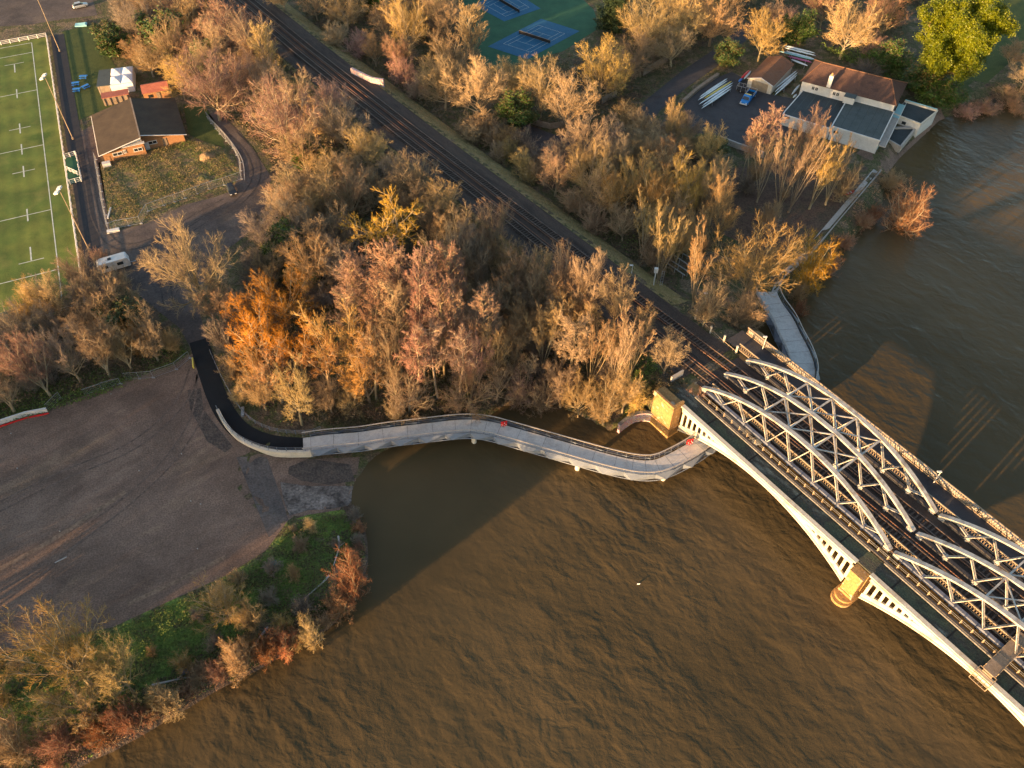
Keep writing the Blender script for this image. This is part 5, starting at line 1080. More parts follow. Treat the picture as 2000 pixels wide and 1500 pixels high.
# ------------------------------------------------------------------ trees
def nrm(a): return a / np.maximum(np.linalg.norm(a, axis=-1, keepdims=True), 1e-9)
def grow(par, nchild, trange, length, angle, up, wob, nseg, r0f, lf_t=0.5, g=None, ball=None):
    """par: dict(pts (N,S,3), rad (N,S), len (N,)) -> children dict; all branches at once"""
    g = g or rng; N, S, _ = par['pts'].shape; M = N * nchild
    pi = np.repeat(np.arange(N), nchild)
    base = np.tile(np.linspace(trange[0], trange[1], nchild), N); t = np.clip(base + g.normal(0, 0.5 * (trange[1] - trange[0]) / nchild, M), 0.02, 0.99)
    f = t * (S - 1); i0 = np.minimum(f.astype(int), S - 2); fr = (f - i0)[:, None]
    p = par['pts'][pi, i0] * (1 - fr) + par['pts'][pi, i0 + 1] * fr; rr = par['rad'][pi, i0] * (1 - fr[:, 0]) + par['rad'][pi, i0 + 1] * fr[:, 0]
    tg = nrm(par['pts'][pi, i0 + 1] - par['pts'][pi, i0])
    az = (np.tile(np.arange(nchild), N) * 2.39996) + g.uniform(0, 6.28, N)[pi] + g.normal(0, 0.3, M)
    a = nrm(np.cross(tg, np.array([0.13, 0.27, 0.95]) + g.normal(0, 0.05, (M, 3)))); b = np.cross(tg, a)
    th = np.radians(g.normal(angle[0], angle[1], M)); d = nrm(tg * np.cos(th)[:, None] + (a * np.cos(az)[:, None] + b * np.sin(az)[:, None]) * np.sin(th)[:, None])
    L = par['len'][pi] * length * (1 - lf_t * t) * g.uniform(0.75, 1.2, M)
    if ball is not None: # keep inside the crown: shorten what would leave it
        c, rad3 = ball
        e = (p + d * L[:, None] - c) / rad3; m_ = np.linalg.norm(e, axis=1); L = np.where(m_ > 1, L * np.clip(1.6 - 0.7 * m_, 0.25, 1), L)
    pts = np.zeros((M, nseg + 1, 3)); pts[:, 0] = p; cur = p.copy()
    for s in range(nseg):
        d = nrm(d + np.array([0, 0, up / nseg]) + g.normal(0, wob, (M, 3))); cur = cur + d * (L / nseg)[:, None]; pts[:, s + 1] = cur
    r0 = np.maximum(rr * r0f, 0.008); rad = r0[:, None] * np.linspace(1, 0.25, nseg + 1)[None]
    return dict(pts=pts, rad=rad, len=L)
def tubes(br, k, out, tip=True):
    """emit k-sided tapering tubes; a single segment becomes a closed cone"""
    pts, rad = br['pts'], br['rad']; N, S, _ = pts.shape
    tg = np.zeros_like(pts); tg[:, 1:-1] = pts[:, 2:] - pts[:, :-2]; tg[:, 0] = pts[:, 1] - pts[:, 0]; tg[:, -1] = pts[:, -1] - pts[:, -2]; tg = nrm(tg)
    a = nrm(np.cross(tg, np.array([0.31, 0.17, 0.93]))); b = np.cross(tg, a); ang = 2 * np.pi * np.arange(k) / k
    ring = pts[:, :, None] + (a[:, :, None] * np.cos(ang)[None, None, :, None] + b[:, :, None] * np.sin(ang)[None, None, :, None]) * rad[:, :, None, None]
    V = np.concatenate([ring[:, :-1].reshape(N, (S - 1) * k, 3), pts[:, -1:]], 1); per = (S - 1) * k + 1; F3 = []; F4 = []
    base = (np.arange(N) * per + out['n'])[:, None]
    for s in range(S - 2):
        for j in range(k):
            F4.append(base + np.array([s * k + j, s * k + (j + 1) % k, (s + 1) * k + (j + 1) % k, (s + 1) * k + j]))
    for j in range(k): F3.append(base + np.array([(S - 2) * k + j, (S - 2) * k + (j + 1) % k, (S - 1) * k]))
    out['V'].append(V.reshape(-1, 3)); out['n'] += N * per
    if F4: out['F4'].append(np.concatenate(F4))
    out['F3'].append(np.concatenate(F3))
def new(): return dict(V=[], F3=[], F4=[], n=0)
def emit(out, name, m):
    V = np.concatenate(out['V']); F3 = np.concatenate(out['F3']) if out['F3'] else np.zeros((0, 3), int); F4 = np.concatenate(out['F4']) if out['F4'] else np.zeros((0, 4), int)
    me = bpy.data.meshes.new(name); me.vertices.add(len(V)); me.vertices.foreach_set('co', V.astype(np.float32).ravel())
    nl = len(F3) * 3 + len(F4) * 4; me.loops.add(nl); me.loops.foreach_set('vertex_index', np.concatenate([F4.ravel(), F3.ravel()]).astype(np.int32))
    me.polygons.add(len(F3) + len(F4)); st = np.concatenate([np.arange(len(F4)) * 4, len(F4) * 4 + np.arange(len(F3)) * 3]); me.polygons.foreach_set('loop_start', st.astype(np.int32))
    me.materials.append(m); me.update(calc_edges=True); me.validate(); return me
def leaves(out, P_, size, g, flat=0.0):
    """small folded leaf faces at the points"""
    n = len(P_); a = nrm(g.normal(0, 1, (n, 3)) * np.array([1, 1, 1 - flat])); c = nrm(g.normal(0, 1, (n, 3))); b = nrm(np.cross(a, c)); s = size * g.uniform(0.6, 1.4, (n, 1))
    V = np.stack([P_ - a * s, P_ + b * s * 0.5, P_ + a * s, P_ - b * s * 0.5 + nrm(np.cross(a, b)) * s * 0.2], 1).reshape(-1, 3)
    i = (np.arange(n) * 4 + out['n'])[:, None]; out['F3'] += [i + np.array([0, 1, 2]), i + np.array([0, 2, 3])]; out['V'].append(V); out['n'] += n * 4
def sp(br, per, g, spread):
    N, S, _ = br['pts'].shape; i = np.repeat(np.arange(N), per); t = g.uniform(0.2, 1, len(i)) * (S - 1); j = np.minimum(t.astype(int), S - 2); f = (t - j)[:, None]
    return br['pts'][i, j] * (1 - f) + br['pts'][i, j + 1] * f + g.normal(0, spread, (len(i), 3))

def twigmat(name, cols, rough=0.85):
    """bark colours; each plant is a little lighter or darker than the next"""
    m = mat(name, cols, 0.55, 4, rough); t = m.node_tree; b = t.nodes['Principled BSDF']; src = b.inputs['Base Color'].links[0].from_socket
    oi = t.nodes.new('ShaderNodeObjectInfo'); hs_ = t.nodes.new('ShaderNodeHueSaturation'); t.links.new(src, hs_.inputs['Color'])
    for k_, lo_, hi_, mul in (('Hue', 0.488, 0.515, 7.3), ('Saturation', 0.90, 1.17, 13.7), ('Value', 0.66, 1.18, 1.0)):
        m1 = t.nodes.new('ShaderNodeMath'); m1.operation = 'MULTIPLY'; m1.inputs[1].default_value = mul; t.links.new(oi.outputs['Random'], m1.inputs[0])
        m2 = t.nodes.new('ShaderNodeMath'); m2.operation = 'FRACT'; t.links.new(m1.outputs[0], m2.inputs[0])
        m3 = t.nodes.new('ShaderNodeMapRange'); m3.inputs[3].default_value = lo_; m3.inputs[4].default_value = hi_; t.links.new(m2.outputs[0], m3.inputs[0]); t.links.new(m3.outputs[0], hs_.inputs[k_])
    t.links.new(hs_.outputs[0], b.inputs['Base Color']); return m
TW = dict(tan=twigmat('twig_tan', [(0.235, 0.152, 0.082), (0.37, 0.25, 0.135)]), olive=twigmat('twig_olive', [(0.22, 0.15, 0.088), (0.35, 0.24, 0.14)]),
          pink=twigmat('twig_pink', [(0.255, 0.14, 0.10), (0.39, 0.225, 0.16)]), orange=twigmat('twig_orange', [(0.42, 0.19, 0.042), (0.57, 0.285, 0.065)]),
          grey=twigmat('twig_grey', [(0.15, 0.115, 0.09), (0.24, 0.19, 0.15)]), rust=twigmat('twig_rust', [(0.24, 0.095, 0.05), (0.37, 0.17, 0.09)]),
          amber=twigmat('twig_amber', [(0.38, 0.225, 0.075), (0.52, 0.32, 0.115)]), russet=twigmat('twig_russet', [(0.30, 0.15, 0.075), (0.44, 0.23, 0.12)]),
          gold=twigmat('twig_gold', [(0.34, 0.222, 0.095), (0.50, 0.335, 0.145)]))
BARK = twigmat('bark', [(0.20, 0.15, 0.095), (0.34, 0.27, 0.17)]); 
LEAF = dict(ivy=twigmat('leaf_ivy', [(0.028, 0.055, 0.012), (0.06, 0.10, 0.02)], 0.5), yellowgreen=twigmat('leaf_yellowgreen', [(0.05, 0.075, 0.006), (0.215, 0.215, 0.012)], 0.5), dark=twigmat('leaf_dark', [(0.018, 0.035, 0.012), (0.035, 0.06, 0.018)], 0.6))
PROTO = {}
def trunkline(h, r, g, lean=0.03, n=7):
    pts = np.zeros((1, n, 3)); d = np.array([g.normal(0, lean), g.normal(0, lean), 1.0]); c = np.zeros(3); pts[0, 0] = (0, 0, -0.4)
    for i in range(1, n): d = nrm(d + g.normal(0, 0.05, 3) * np.array([1, 1, 0.2])); c = c + d * h / (n - 1); pts[0, i] = c
    return dict(pts=pts, rad=np.linspace(r, r * 0.3, n)[None], len=np.array([h]))
def make(kind, seed):
    g = np.random.default_rng(seed); H = 12.0; tr = new(); cr = new(); lf = None
    if kind == 'broad':      # wide domed crown on a short trunk, limbs fanning out
        T = trunkline(4.2, 0.30, g); ball = (np.array([0, 0, 6.0]), np.array([6.3, 6.3, 6.0]))
        L1 = grow(T, 20, (0.4, 1.0), 1.75, (46, 20), 0.45, 0.07, 6, 0.55, 0.05, g, ball); L2 = grow(L1, 9, (0.25, 1.0), 0.42, (40, 11), 0.25, 0.09, 4, 0.6, 0.45, g, ball)
        L3 = grow(L2, 8, (0.15, 1.0), 0.6, (38, 12), 0.25, 0.10, 2, 0.55, 0.5, g, ball); L4 = grow(L3, 7, (0.1, 1.0), 0.8, (34, 12), 0.2, 0.06, 1, 0.8, 0.4, g)
        rt = 0.012
    elif kind == 'crooked':      # heavy twisting limbs, open crown
        T = trunkline(5.0, 0.34, g, 0.08); ball = (np.array([0, 0, 6.4]), np.array([6.4, 6.4, 5.4]))
        L1 = grow(T, 10, (0.4, 1.0), 1.35, (55, 15), 0.55, 0.20, 8, 0.75, 0.1, g, ball); L2 = grow(L1, 9, (0.25, 1.0), 0.48, (52, 12), 0.5, 0.18, 5, 0.6, 0.45, g, ball)
        L3 = grow(L2, 9, (0.15, 1.0), 0.55, (42, 14), 0.6, 0.14, 3, 0.55, 0.5, g, ball); L4 = grow(L3, 8, (0.1, 1.0), 0.7, (36, 14), 0.5, 0.08, 1, 0.8, 0.4, g)
        rt = 0.013
    elif kind == 'stems':    # several bare stems from the ground, twigs only high up
        T = trunkline(1.2, 0.30, g); ball = (np.array([0, 0, 8.2]), np.array([3.6, 3.6, 4.4]))
        L1 = grow(T, 8, (0.2, 1.0), 9.2, (15, 6), 0.10, 0.05, 8, 0.5, 0.12, g); L2 = grow(L1, 11, (0.45, 1.0), 0.22, (34, 9), 0.5, 0.08, 4, 0.5, 0.45, g, ball)
        L3 = grow(L2, 8, (0.15, 1.0), 0.6, (36, 10), 0.35, 0.09, 2, 0.55, 0.5, g, ball); L4 = grow(L3, 8, (0.1, 1.0), 0.8, (34, 12), 0.25, 0.06, 1, 0.8, 0.4, g); rt = 0.012
    elif kind == 'vase':     # upswept limbs from low down
        T = trunkline(3.6, 0.27, g); ball = (np.array([0, 0, 6.8]), np.array([4.2, 4.2, 5.6]))
        L1 = grow(T, 12, (0.25, 1.0), 2.1, (30, 9), 0.5, 0.08, 6, 0.62, 0.05, g, ball); L2 = grow(L1, 9, (0.25, 1.0), 0.46, (40, 10), 0.5, 0.09, 4, 0.55, 0.5, g, ball)
        L3 = grow(L2, 8, (0.15, 1.0), 0.6, (40, 12), 0.3, 0.10, 2, 0.55, 0.5, g, ball); L4 = grow(L3, 9, (0.1, 1.0), 0.8, (38, 12), 0.25, 0.06, 1, 0.8, 0.4, g); rt = 0.012
    elif kind == 'alder':    # tall clean trunk, light upper crown
        T = trunkline(11.6, 0.19, g, 0.05, 10); ball = (np.array([0, 0, 8.4]), np.array([3.3, 3.3, 4.0]))
        L1 = grow(T, 26, (0.42, 0.99), 0.31, (58, 10), 0.35, 0.08, 4, 0.42, 0.45, g, ball); L2 = grow(L1, 8, (0.2, 1.0), 0.5, (42, 10), 0.3, 0.10, 3, 0.6, 0.4, g)
        L3 = grow(L2, 7, (0.15, 1.0), 0.55, (40, 12), 0.2, 0.10, 2, 0.6, 0.4, g); L4 = grow(L3, 5, (0.2, 1.0), 0.85, (36, 12), 0.1, 0.06, 1, 0.9, 0.3, g); rt = 0.015
    elif kind == 'poplar':   # narrow and tall
        T = trunkline(11.2, 0.22, g, 0.02, 9); ball = (np.array([0, 0, 6.6]), np.array([2.7, 2.7, 6.0]))
        L1 = grow(T, 30, (0.10, 0.97), 0.42, (27, 7), 0.5, 0.06, 5, 0.45, 0.55, g, ball); L2 = grow(L1, 8, (0.2, 1.0), 0.38, (28, 9), 0.7, 0.07, 3, 0.55, 0.4, g, ball)
        L3 = grow(L2, 7, (0.15, 1.0), 0.55, (28, 10), 0.6, 0.08, 2, 0.6, 0.4, g); L4 = grow(L3, 5, (0.2, 1.0), 0.8, (28, 10), 0.4, 0.05, 1, 0.9, 0.3, g); rt = 0.014
    elif kind in ('shrub', 'ivytree', 'bushy'):
        h = dict(shrub=1.0, ivytree=4.5, bushy=1.6)[kind]; T = trunkline(h, 0.18, g)
        R3 = dict(shrub=(3.6, 3.6, 3.4), ivytree=(3.6, 3.6, 4.6), bushy=(3.4, 3.4, 4.4))[kind]; cz = dict(shrub=2.0, ivytree=6.0, bushy=3.6)[kind]; ball = (np.array([0, 0, cz]), np.array(R3)); H = dict(shrub=5.4, ivytree=10.5, bushy=8.0)[kind]
        L1 = grow(T, 20, (0.1, 1.0), dict(shrub=4.0, ivytree=1.15, bushy=3.4)[kind], (44, 20), 0.45, 0.10, 5, 0.35, 0.1, g, ball); L2 = grow(L1, 9, (0.1, 1.0), 0.5, (40, 12), 0.3, 0.12, 3, 0.6, 0.4, g, ball)
        L3 = grow(L2, 8, (0.1, 1.0), 0.55, (38, 12), 0.2, 0.12, 2, 0.6, 0.4, g); L4 = grow(L3, 6, (0.1, 1.0), 0.8, (36, 14), 0.1, 0.08, 1, 0.9, 0.3, g); rt = 0.011
        if kind == 'ivytree': lf = new(); leaves(lf, sp(L2, 60, g, 0.35), 0.19, g)
    elif kind == 'evergreen':
        T = trunkline(9.0, 0.40, g); ball = (np.array([0, 0, 7.0]), np.array([6.4, 6.4, 5.6])); H = 13.0
        L1 = grow(T, 36, (0.12, 1.0), 0.78, (55, 20), 0.35, 0.08, 6, 0.4, 0.25, g, ball); L2 = grow(L1, 9, (0.25, 1.0), 0.42, (42, 10), 0.5, 0.10, 4, 0.6, 0.4, g, ball); L3 = grow(L2, 6, (0.3, 1.0), 0.5, (38, 12), 0.5, 0.10, 2, 0.6, 0.4, g); L4 = None
        lf = new(); leaves(lf, sp(L3, 120, g, 0.26), 0.105, g); rt = 0.02
    elif kind == 'conifer':
        T = trunkline(11.6, 0.24, g, 0.01, 10); ball = (np.array([0, 0, 6.0]), np.array([3.0, 3.0, 6.4])); H = 12.2
        L1 = grow(T, 60, (0.06, 0.98), 0.26, (66, 8), 0.55, 0.06, 4, 0.3, 0.72, g, ball); L2 = grow(L1, 9, (0.2, 1.0), 0.42, (42, 10), 0.4, 0.08, 3, 0.6, 0.4, g); L3 = None; L4 = None
        lf = new(); leaves(lf, sp(L2, 90, g, 0.18), 0.11, g); rt = 0.02
    L1['rad'] = np.maximum(L1['rad'], 0.045); L2['rad'] = np.maximum(L2['rad'] * 1.25, 0.028); tubes(T, 8, tr); tubes(L1, 5, tr)
    if L4 is not None: tubes(L2, 4, tr)
    for L_, k in ((L2 if L4 is None else None, 4), (L3, 3), (L4, 3)):
        if L_ is not None:
            L_['rad'] = np.maximum(L_['rad'], rt * np.linspace(1, .35, L_['rad'].shape[1])[None]); tubes(L_, k, cr)
    V = np.concatenate(cr['V'] + (lf['V'] if lf else [])); H = float(np.percentile(V[:, 2], 99.5)); wd = 2 * float(np.percentile(np.hypot(V[:, 0], V[:, 1]), 96))
    return emit(tr, 'trunk', BARK), emit(cr, 'crown', TW['tan']), (emit(lf, 'foliage', LEAF['ivy']) if lf else None), H, wd
SPEC = dict(broad=4, crooked=2, stems=2, vase=3, alder=3, poplar=2, shrub=3, bushy=2, ivytree=2, evergreen=1, conifer=1)
for k_, n_ in SPEC.items():
    PROTO[k_] = [make(k_, 100 + 17 * i + len(k_)) for i in range(n_)]
CW = dict(broad=12.6, vase=8.8, alder=5.6, poplar=5.6, shrub=7.4, bushy=7.0, ivytree=7.6, evergreen=13.2, conifer=6.4)   # crown widths of the patterns
DARKLEAF = {'ivytree': 'ivy', 'evergreen': 'yellowgreen', 'conifer': 'dark'}
NOUN = dict(crooked='twisted tree', stems='many stemmed tree', broad='broad tree', vase='upright tree', alder='slender tree', poplar='narrow tree', shrub='bush', bushy='bush', ivytree='ivy clad tree', evergreen='evergreen tree', conifer='dark conifer')
CAT = dict(shrub='shrub', bushy='shrub')
NAME = dict(crooked='twisted_tree', stems='multistem_tree', broad='broad_tree', vase='bare_tree', alder='alder_tree', poplar='narrow_tree', shrub='shrub', bushy='shrub', ivytree='ivy_tree', evergreen='evergreen_tree', conifer='conifer_tree')
COLN = dict(amber='amber', russet='russet', tan='tan', olive='olive brown', pink='pinkish', orange='orange', grey='grey brown', rust='rust red', gold='golden')
NT = 0
def plant(x, y, kind, h, w, colr, label=None, group=None):
    global NT
    NT += 1; tr, cr, lf, H, wd = PROTO[kind][int(rng.integers(len(PROTO[kind])))]
    root = thing(NAME[kind], label, CAT.get(kind, 'tree'), (x, y, float(hs(x, y)) - 0.05), float(rng.uniform(0, 6.28)), group, False)
    s = w / wd; sz = h / H; s = max(s, sz * 0.45); root.scale = (s, s, sz)
    for nm, me, mt in (('trunk', tr, BARK), ('crown', cr, TW[colr]), ('foliage', lf, LEAF.get(DARKLEAF.get(kind, ''), None))):
        if me is None: continue
        o = bpy.data.objects.new(nm, me); COL.objects.link(o); o.parent = root
        if mt is not None and nm != 'trunk': o.material_slots[0].link = 'OBJECT'; o.material_slots[0].material = mt
    return root
ORD = ['', 'second', 'third', 'fourth', 'fifth', 'sixth', 'seventh', 'eighth', 'ninth', 'tenth', 'eleventh', 'twelfth', 'thirteenth', 'fourteenth', 'fifteenth']
PLACED = []
def row(where, items, group):
    """items (base x, base y, top y, crown width px, kind, colour) in photo points; labels count from the left"""
    items = sorted(items, key=lambda q: q[0]); n = len(items)
    for i, (bx, by, ty, wp, kind, colr) in enumerate(items):
        q, h = tall(bx, by, ty); gz = float(hs(q.x, q.y))
        if gz > 3.0: q, h = tall(bx, by, ty, gz)
        sc = PX(q.x, q.y, gz + h * .6)[2]; w = wp / sc * (1.28 if kind == 'alder' else 1.04)
        pos = 'leftmost' if i == 0 else ('rightmost' if i == n - 1 else f'{ORD[i]} from left')
        plant(q.x, q.y, kind, h, w, colr, f'{COLN[colr] if kind not in ("evergreen", "conifer", "ivytree") else ("yellow green" if kind == "evergreen" else "dark green")} {NOUN[kind]}, {pos} {where}'.replace('dark green dark', 'dark green').replace('dark green ivy', 'ivy'), group); PLACED.append((q.x, q.y, w))
V_, B_, A_, Pp, S_h, Bu, I_, C_, M_ = 'vase', 'broad', 'alder', 'poplar', 'shrub', 'bushy', 'ivytree', 'crooked', 'stems'
row('on the lower left river bank', [(25, 1420, 1255, 140, B_, 'tan'), (180, 1340, 1200, 200, B_, 'gold'), (268, 1358, 1262, 110, B_, 'gold'), (176, 1405, 1335, 130, B_, 'gold'), (450, 1216, 1142, 115, B_, 'gold'), (60, 1490, 1400, 100, B_, 'tan'), (500, 1228, 1180, 60, S_h, 'tan')], 'bare trees on the lower left river bank')
row('on the water edge, lower left bank', [(690, 1158, 1070, 78, Bu, 'rust'), (668, 1185, 1138, 62, S_h, 'rust'), (612, 1246, 1188, 44, Bu, 'gold'), (556, 1262, 1222, 66, S_h, 'rust'), (522, 1282, 1238, 60, S_h, 'rust'), (476, 1300, 1240, 62, S_h, 'tan'), (430, 1318, 1285, 42, S_h, 'rust'), (332, 1382, 1340, 70, S_h, 'tan'), (262, 1418, 1370, 70, S_h, 'rust'), (205, 1435, 1398, 66, S_h, 'rust'), (125, 1462, 1420, 84, S_h, 'rust'), (60, 1480, 1432, 80, S_h, 'tan')], 'bushes along the water edge of the lower left bank')
row('in the front row above the gravel yard', [(28, 805, 690, 90, V_, 'tan'), (100, 775, 655, 90, V_, 'pink'), (160, 750, 640, 100, B_, 'grey'), (215, 735, 628, 90, V_, 'tan'), (258, 722, 640, 70, V_, 'tan'), (310, 705, 600, 78, V_, 'tan'), (282, 700, 622, 40, Bu, 'orange'), (345, 690, 640, 50, S_h, 'tan')], 'bare trees in the front row above the gravel yard')
row('in the back row beside the pitch end', [(18, 730, 645, 80, B_, 'grey'), (62, 690, 590, 100, B_, 'grey'), (85, 640, 545, 70, V_, 'gold'), (128, 632, 540, 80, V_, 'gold'), (185, 665, 600, 130, B_, 'tan'), (192, 590, 488, 85, V_, 'tan'), (228, 618, 530, 120, B_, 'tan'), (255, 650, 590, 80, I_, 'tan'), (285, 660, 620, 50, S_h, 'grey')], 'trees in the back row beside the pitch end')
row('beside the upper end of the black path', [(405, 605, 442, 168, B_, 'olive'), (438, 640, 560, 80, V_, 'tan'), (452, 690, 620, 70, S_h, 'grey'), (462, 740, 690, 60, S_h, 'tan')], 'trees beside the upper end of the black path')
row('in the dark thicket right of the car park', [(530, 505, 412, 100, B_, 'grey'), (505, 470, 420, 50, S_h, 'grey'), (575, 520, 440, 80, I_, 'grey'), (612, 500, 410, 80, V_, 'grey'), (500, 560, 510, 80, S_h, 'grey'), (600, 560, 510, 70, I_, 'grey'), (645, 540, 480, 80, B_, 'grey'), (640, 600, 560, 70, S_h, 'grey')], 'trees in the dark thicket right of the car park')
row('of the orange clump inside the path bend', [(562, 640, 545, 135, B_, 'orange'), (505, 672, 585, 95, B_, 'orange'), (528, 715, 620, 125, C_, 'orange'), (592, 725, 630, 125, C_, 'orange'), (680, 735, 590, 140, C_, 'amber'), (645, 765, 645, 110, C_, 'orange'), (500, 760, 690, 80, B_, 'orange'), (552, 785, 695, 110, C_, 'orange'), (722, 785, 650, 100, V_, 'amber')], 'orange trees inside the bend of the black path')
row('in front of the orange clump', [(590, 830, 715, 115, C_, 'gold'), (520, 800, 730, 80, V_, 'gold'), (470, 790, 760, 36, S_h, 'gold'), (650, 810, 740, 66, B_, 'tan'), (690, 800, 745, 60, S_h, 'tan'), (776, 822, 772, 46, S_h, 'tan')], 'trees behind the start of the walkway')
row('in the top row of the tall pink clump', [(725, 640, 500, 74, A_, 'pink'), (765, 650, 482, 78, A_, 'pink'), (800, 640, 470, 66, A_, 'pink'), (842, 650, 470, 66, A_, 'pink'), (880, 660, 482, 62, A_, 'pink'), (905, 640, 500, 50, A_, 'pink'), (700, 660, 520, 50, A_, 'pink')], 'tall pinkish trees of the clump behind the walkway')
row('in the middle row of the tall pink clump', [(740, 720, 560, 70, A_, 'pink'), (785, 735, 560, 66, A_, 'tan'), (830, 740, 545, 70, A_, 'pink'), (868, 735, 540, 66, A_, 'pink'), (905, 725, 555, 66, A_, 'pink'), (940, 720, 560, 62, A_, 'pink'), (700, 720, 570, 60, A_, 'pink')], 'tall pinkish trees of the clump behind the walkway')
row('in the front row of the tall pink clump', [(735, 780, 640, 66, A_, 'tan'), (775, 785, 630, 66, V_, 'tan'), (815, 780, 640, 66, A_, 'pink'), (855, 780, 640, 70, A_, 'pink'), (898, 770, 640, 64, A_, 'pink'), (935, 765, 650, 62, V_, 'pink'), (968, 750, 625, 72, V_, 'tan'), (1018, 778, 708, 62, Bu, 'pink')], 'tall pinkish trees of the clump behind the walkway')
row('behind the tall pink clump', [(770, 500, 382, 165, C_, 'amber'), (600, 450, 380, 80, B_, 'tan'), (640, 440, 325, 110, V_, 'tan'), (690, 430, 330, 90, V_, 'tan'), (732, 410, 345, 70, V_, 'tan'), (812, 430, 355, 60, V_, 'tan'), (850, 480, 400, 70, V_, 'olive'), (900, 500, 410, 80, V_, 'olive'), (965, 490, 378, 100, B_, 'tan'), (930, 560, 460, 80, B_, 'olive'), (1000, 560, 460, 80, V_, 'tan'), (985, 620, 530, 70, V_, 'tan'), (560, 410, 375, 60, S_h, 'gold')], 'bare trees behind the tall pink clump')
row('between pink clump and tracks, upper row', [(1055, 560, 470, 70, B_, 'tan'), (1092, 600, 470, 90, B_, 'olive'), (1050, 640, 530, 80, V_, 'tan'), (1150, 620, 495, 90, B_, 'olive'), (1198, 640, 530, 80, V_, 'olive'), (1020, 680, 590, 70, V_, 'tan'), (1110, 660, 560, 80, V_, 'tan')], 'bare trees between the pink clump and the tracks')
row('between pink clump and tracks, lower row', [(1060, 720, 600, 80, M_, 'tan'), (1110, 740, 610, 80, A_, 'tan'), (1150, 760, 610, 80, M_, 'tan'), (1192, 780, 620, 80, M_, 'tan'), (1232, 730, 580, 80, M_, 'olive'), (1095, 780, 700, 80, V_, 'tan'), (1130, 800, 715, 76, B_, 'tan'), (1180, 815, 720, 80, V_, 'tan'), (1215, 805, 720, 60, V_, 'gold'), (1240, 800, 745, 60, Bu, 'gold'), (1060, 785, 725, 70, S_h, 'tan')], 'bare trees between the pink clump and the tracks')
row('on the disused track bed', [(1296, 730, 655, 76, V_, 'tan'), (1366, 778, 712, 58, V_, 'pink'), (1250, 660, 600, 60, V_, 'tan')], 'bare trees on the disused track bed')
row('in the clubhouse wood, top row', [(300, 30, -40, 100, B_, 'tan'), (232, 110, 55, 60, I_, 'tan'), (215, 75, 40, 46, I_, 'tan'), (330, 100, 20, 90, I_, 'tan'), (385, 90, -10, 110, B_, 'tan'), (455, 110, 10, 120, B_, 'pink'), (275, 120, 70, 60, V_, 'tan'), (425, 50, -40, 100, B_, 'pink')], 'trees between clubhouse and railway, top row')
row('in the clubhouse wood, middle row', [(300, 150, 90, 70, V_, 'tan'), (345, 150, 100, 60, V_, 'gold'), (362, 195, 112, 84, B_, 'gold'), (430, 235, 100, 150, B_, 'pink'), (528, 150, 32, 66, Pp, 'gold'), (410, 140, 80, 70, I_, 'tan')], 'trees between clubhouse and railway, middle row')
row('in the clubhouse wood, lower row', [(462, 218, 140, 90, B_, 'pink'), (572, 312, 160, 150, B_, 'pink'), (520, 235, 165, 80, B_, 'tan'), (618, 270, 200, 66, V_, 'gold'), (650, 290, 215, 70, V_, 'tan'), (605, 330, 270, 60, I_, 'tan'), (720, 330, 250, 100, B_, 'gold'), (690, 380, 300, 90, V_, 'tan'), (780, 370, 300, 80, B_, 'grey'), (600, 380, 330, 60, S_h, 'tan'), (640, 400, 340, 80, V_, 'tan')], 'trees between clubhouse and railway, lower row')
row('between railway and tennis courts', [(560, 30, -30, 70, B_, 'tan'), (620, 40, -30, 80, B_, 'olive'), (680, 60, -20, 90, B_, 'tan'), (735, 30, -30, 60, I_, 'tan'), (660, 95, 50, 60, S_h, 'tan'), (700, 110, 65, 70, S_h, 'pink'), (735, 130, 60, 50, V_, 'tan'), (800, 110, -10, 100, B_, 'gold'), (870, 90, -30, 90, V_, 'tan'), (775, 150, 70, 50, V_, 'pink'), (790, 180, 110, 56, Bu, 'pink'), (815, 195, 150, 50, S_h, 'pink')], 'trees between railway and tennis courts')
row('below and left of the tennis courts', [(925, 130, 0, 80, Pp, 'gold'), (880, 160, 60, 100, B_, 'gold'), (870, 215, 110, 100, B_, 'olive'), (930, 235, 115, 130, B_, 'gold'), (985, 205, 120, 90, B_, 'gold'), (1020, 190, 112, 80, V_, 'tan'), (1055, 235, 100, 90, V_, 'gold'), (1010, 250, 180, 80, I_, 'tan'), (1110, 260, 140, 100, V_, 'gold'), (1168, 200, 70, 110, B_, 'gold'), (1185, 190, 95, 100, V_, 'gold')], 'bare trees below the tennis courts')
row('at the top right of the tennis courts', [(1195, 60, -15, 64, 'conifer', 'tan'), (1250, 110, 0, 130, B_, 'gold'), (1320, 90, -30, 140, B_, 'gold'), (1385, 90, -25, 120, B_, 'gold'), (1250, 150, 60, 110, B_, 'tan'), (1310, 130, 50, 100, B_, 'tan'), (1220, 170, 100, 70, V_, 'tan')], 'trees at the top right of the tennis courts')
row('between the access road and the railway', [(1140, 320, 225, 100, B_, 'tan'), (1150, 390, 290, 110, B_, 'tan'), (1090, 330, 270, 60, S_h, 'grey'), (1020, 300, 250, 60, S_h, 'grey'), (1040, 320, 285, 70, S_h, 'grey'), (1170, 420, 330, 80, V_, 'gold'), (1195, 440, 340, 80, V_, 'gold'), (1130, 420, 370, 80, S_h, 'tan'), (1160, 450, 400, 70, S_h, 'tan'), (1215, 470, 400, 70, V_, 'tan')], 'trees between the access road and the railway')
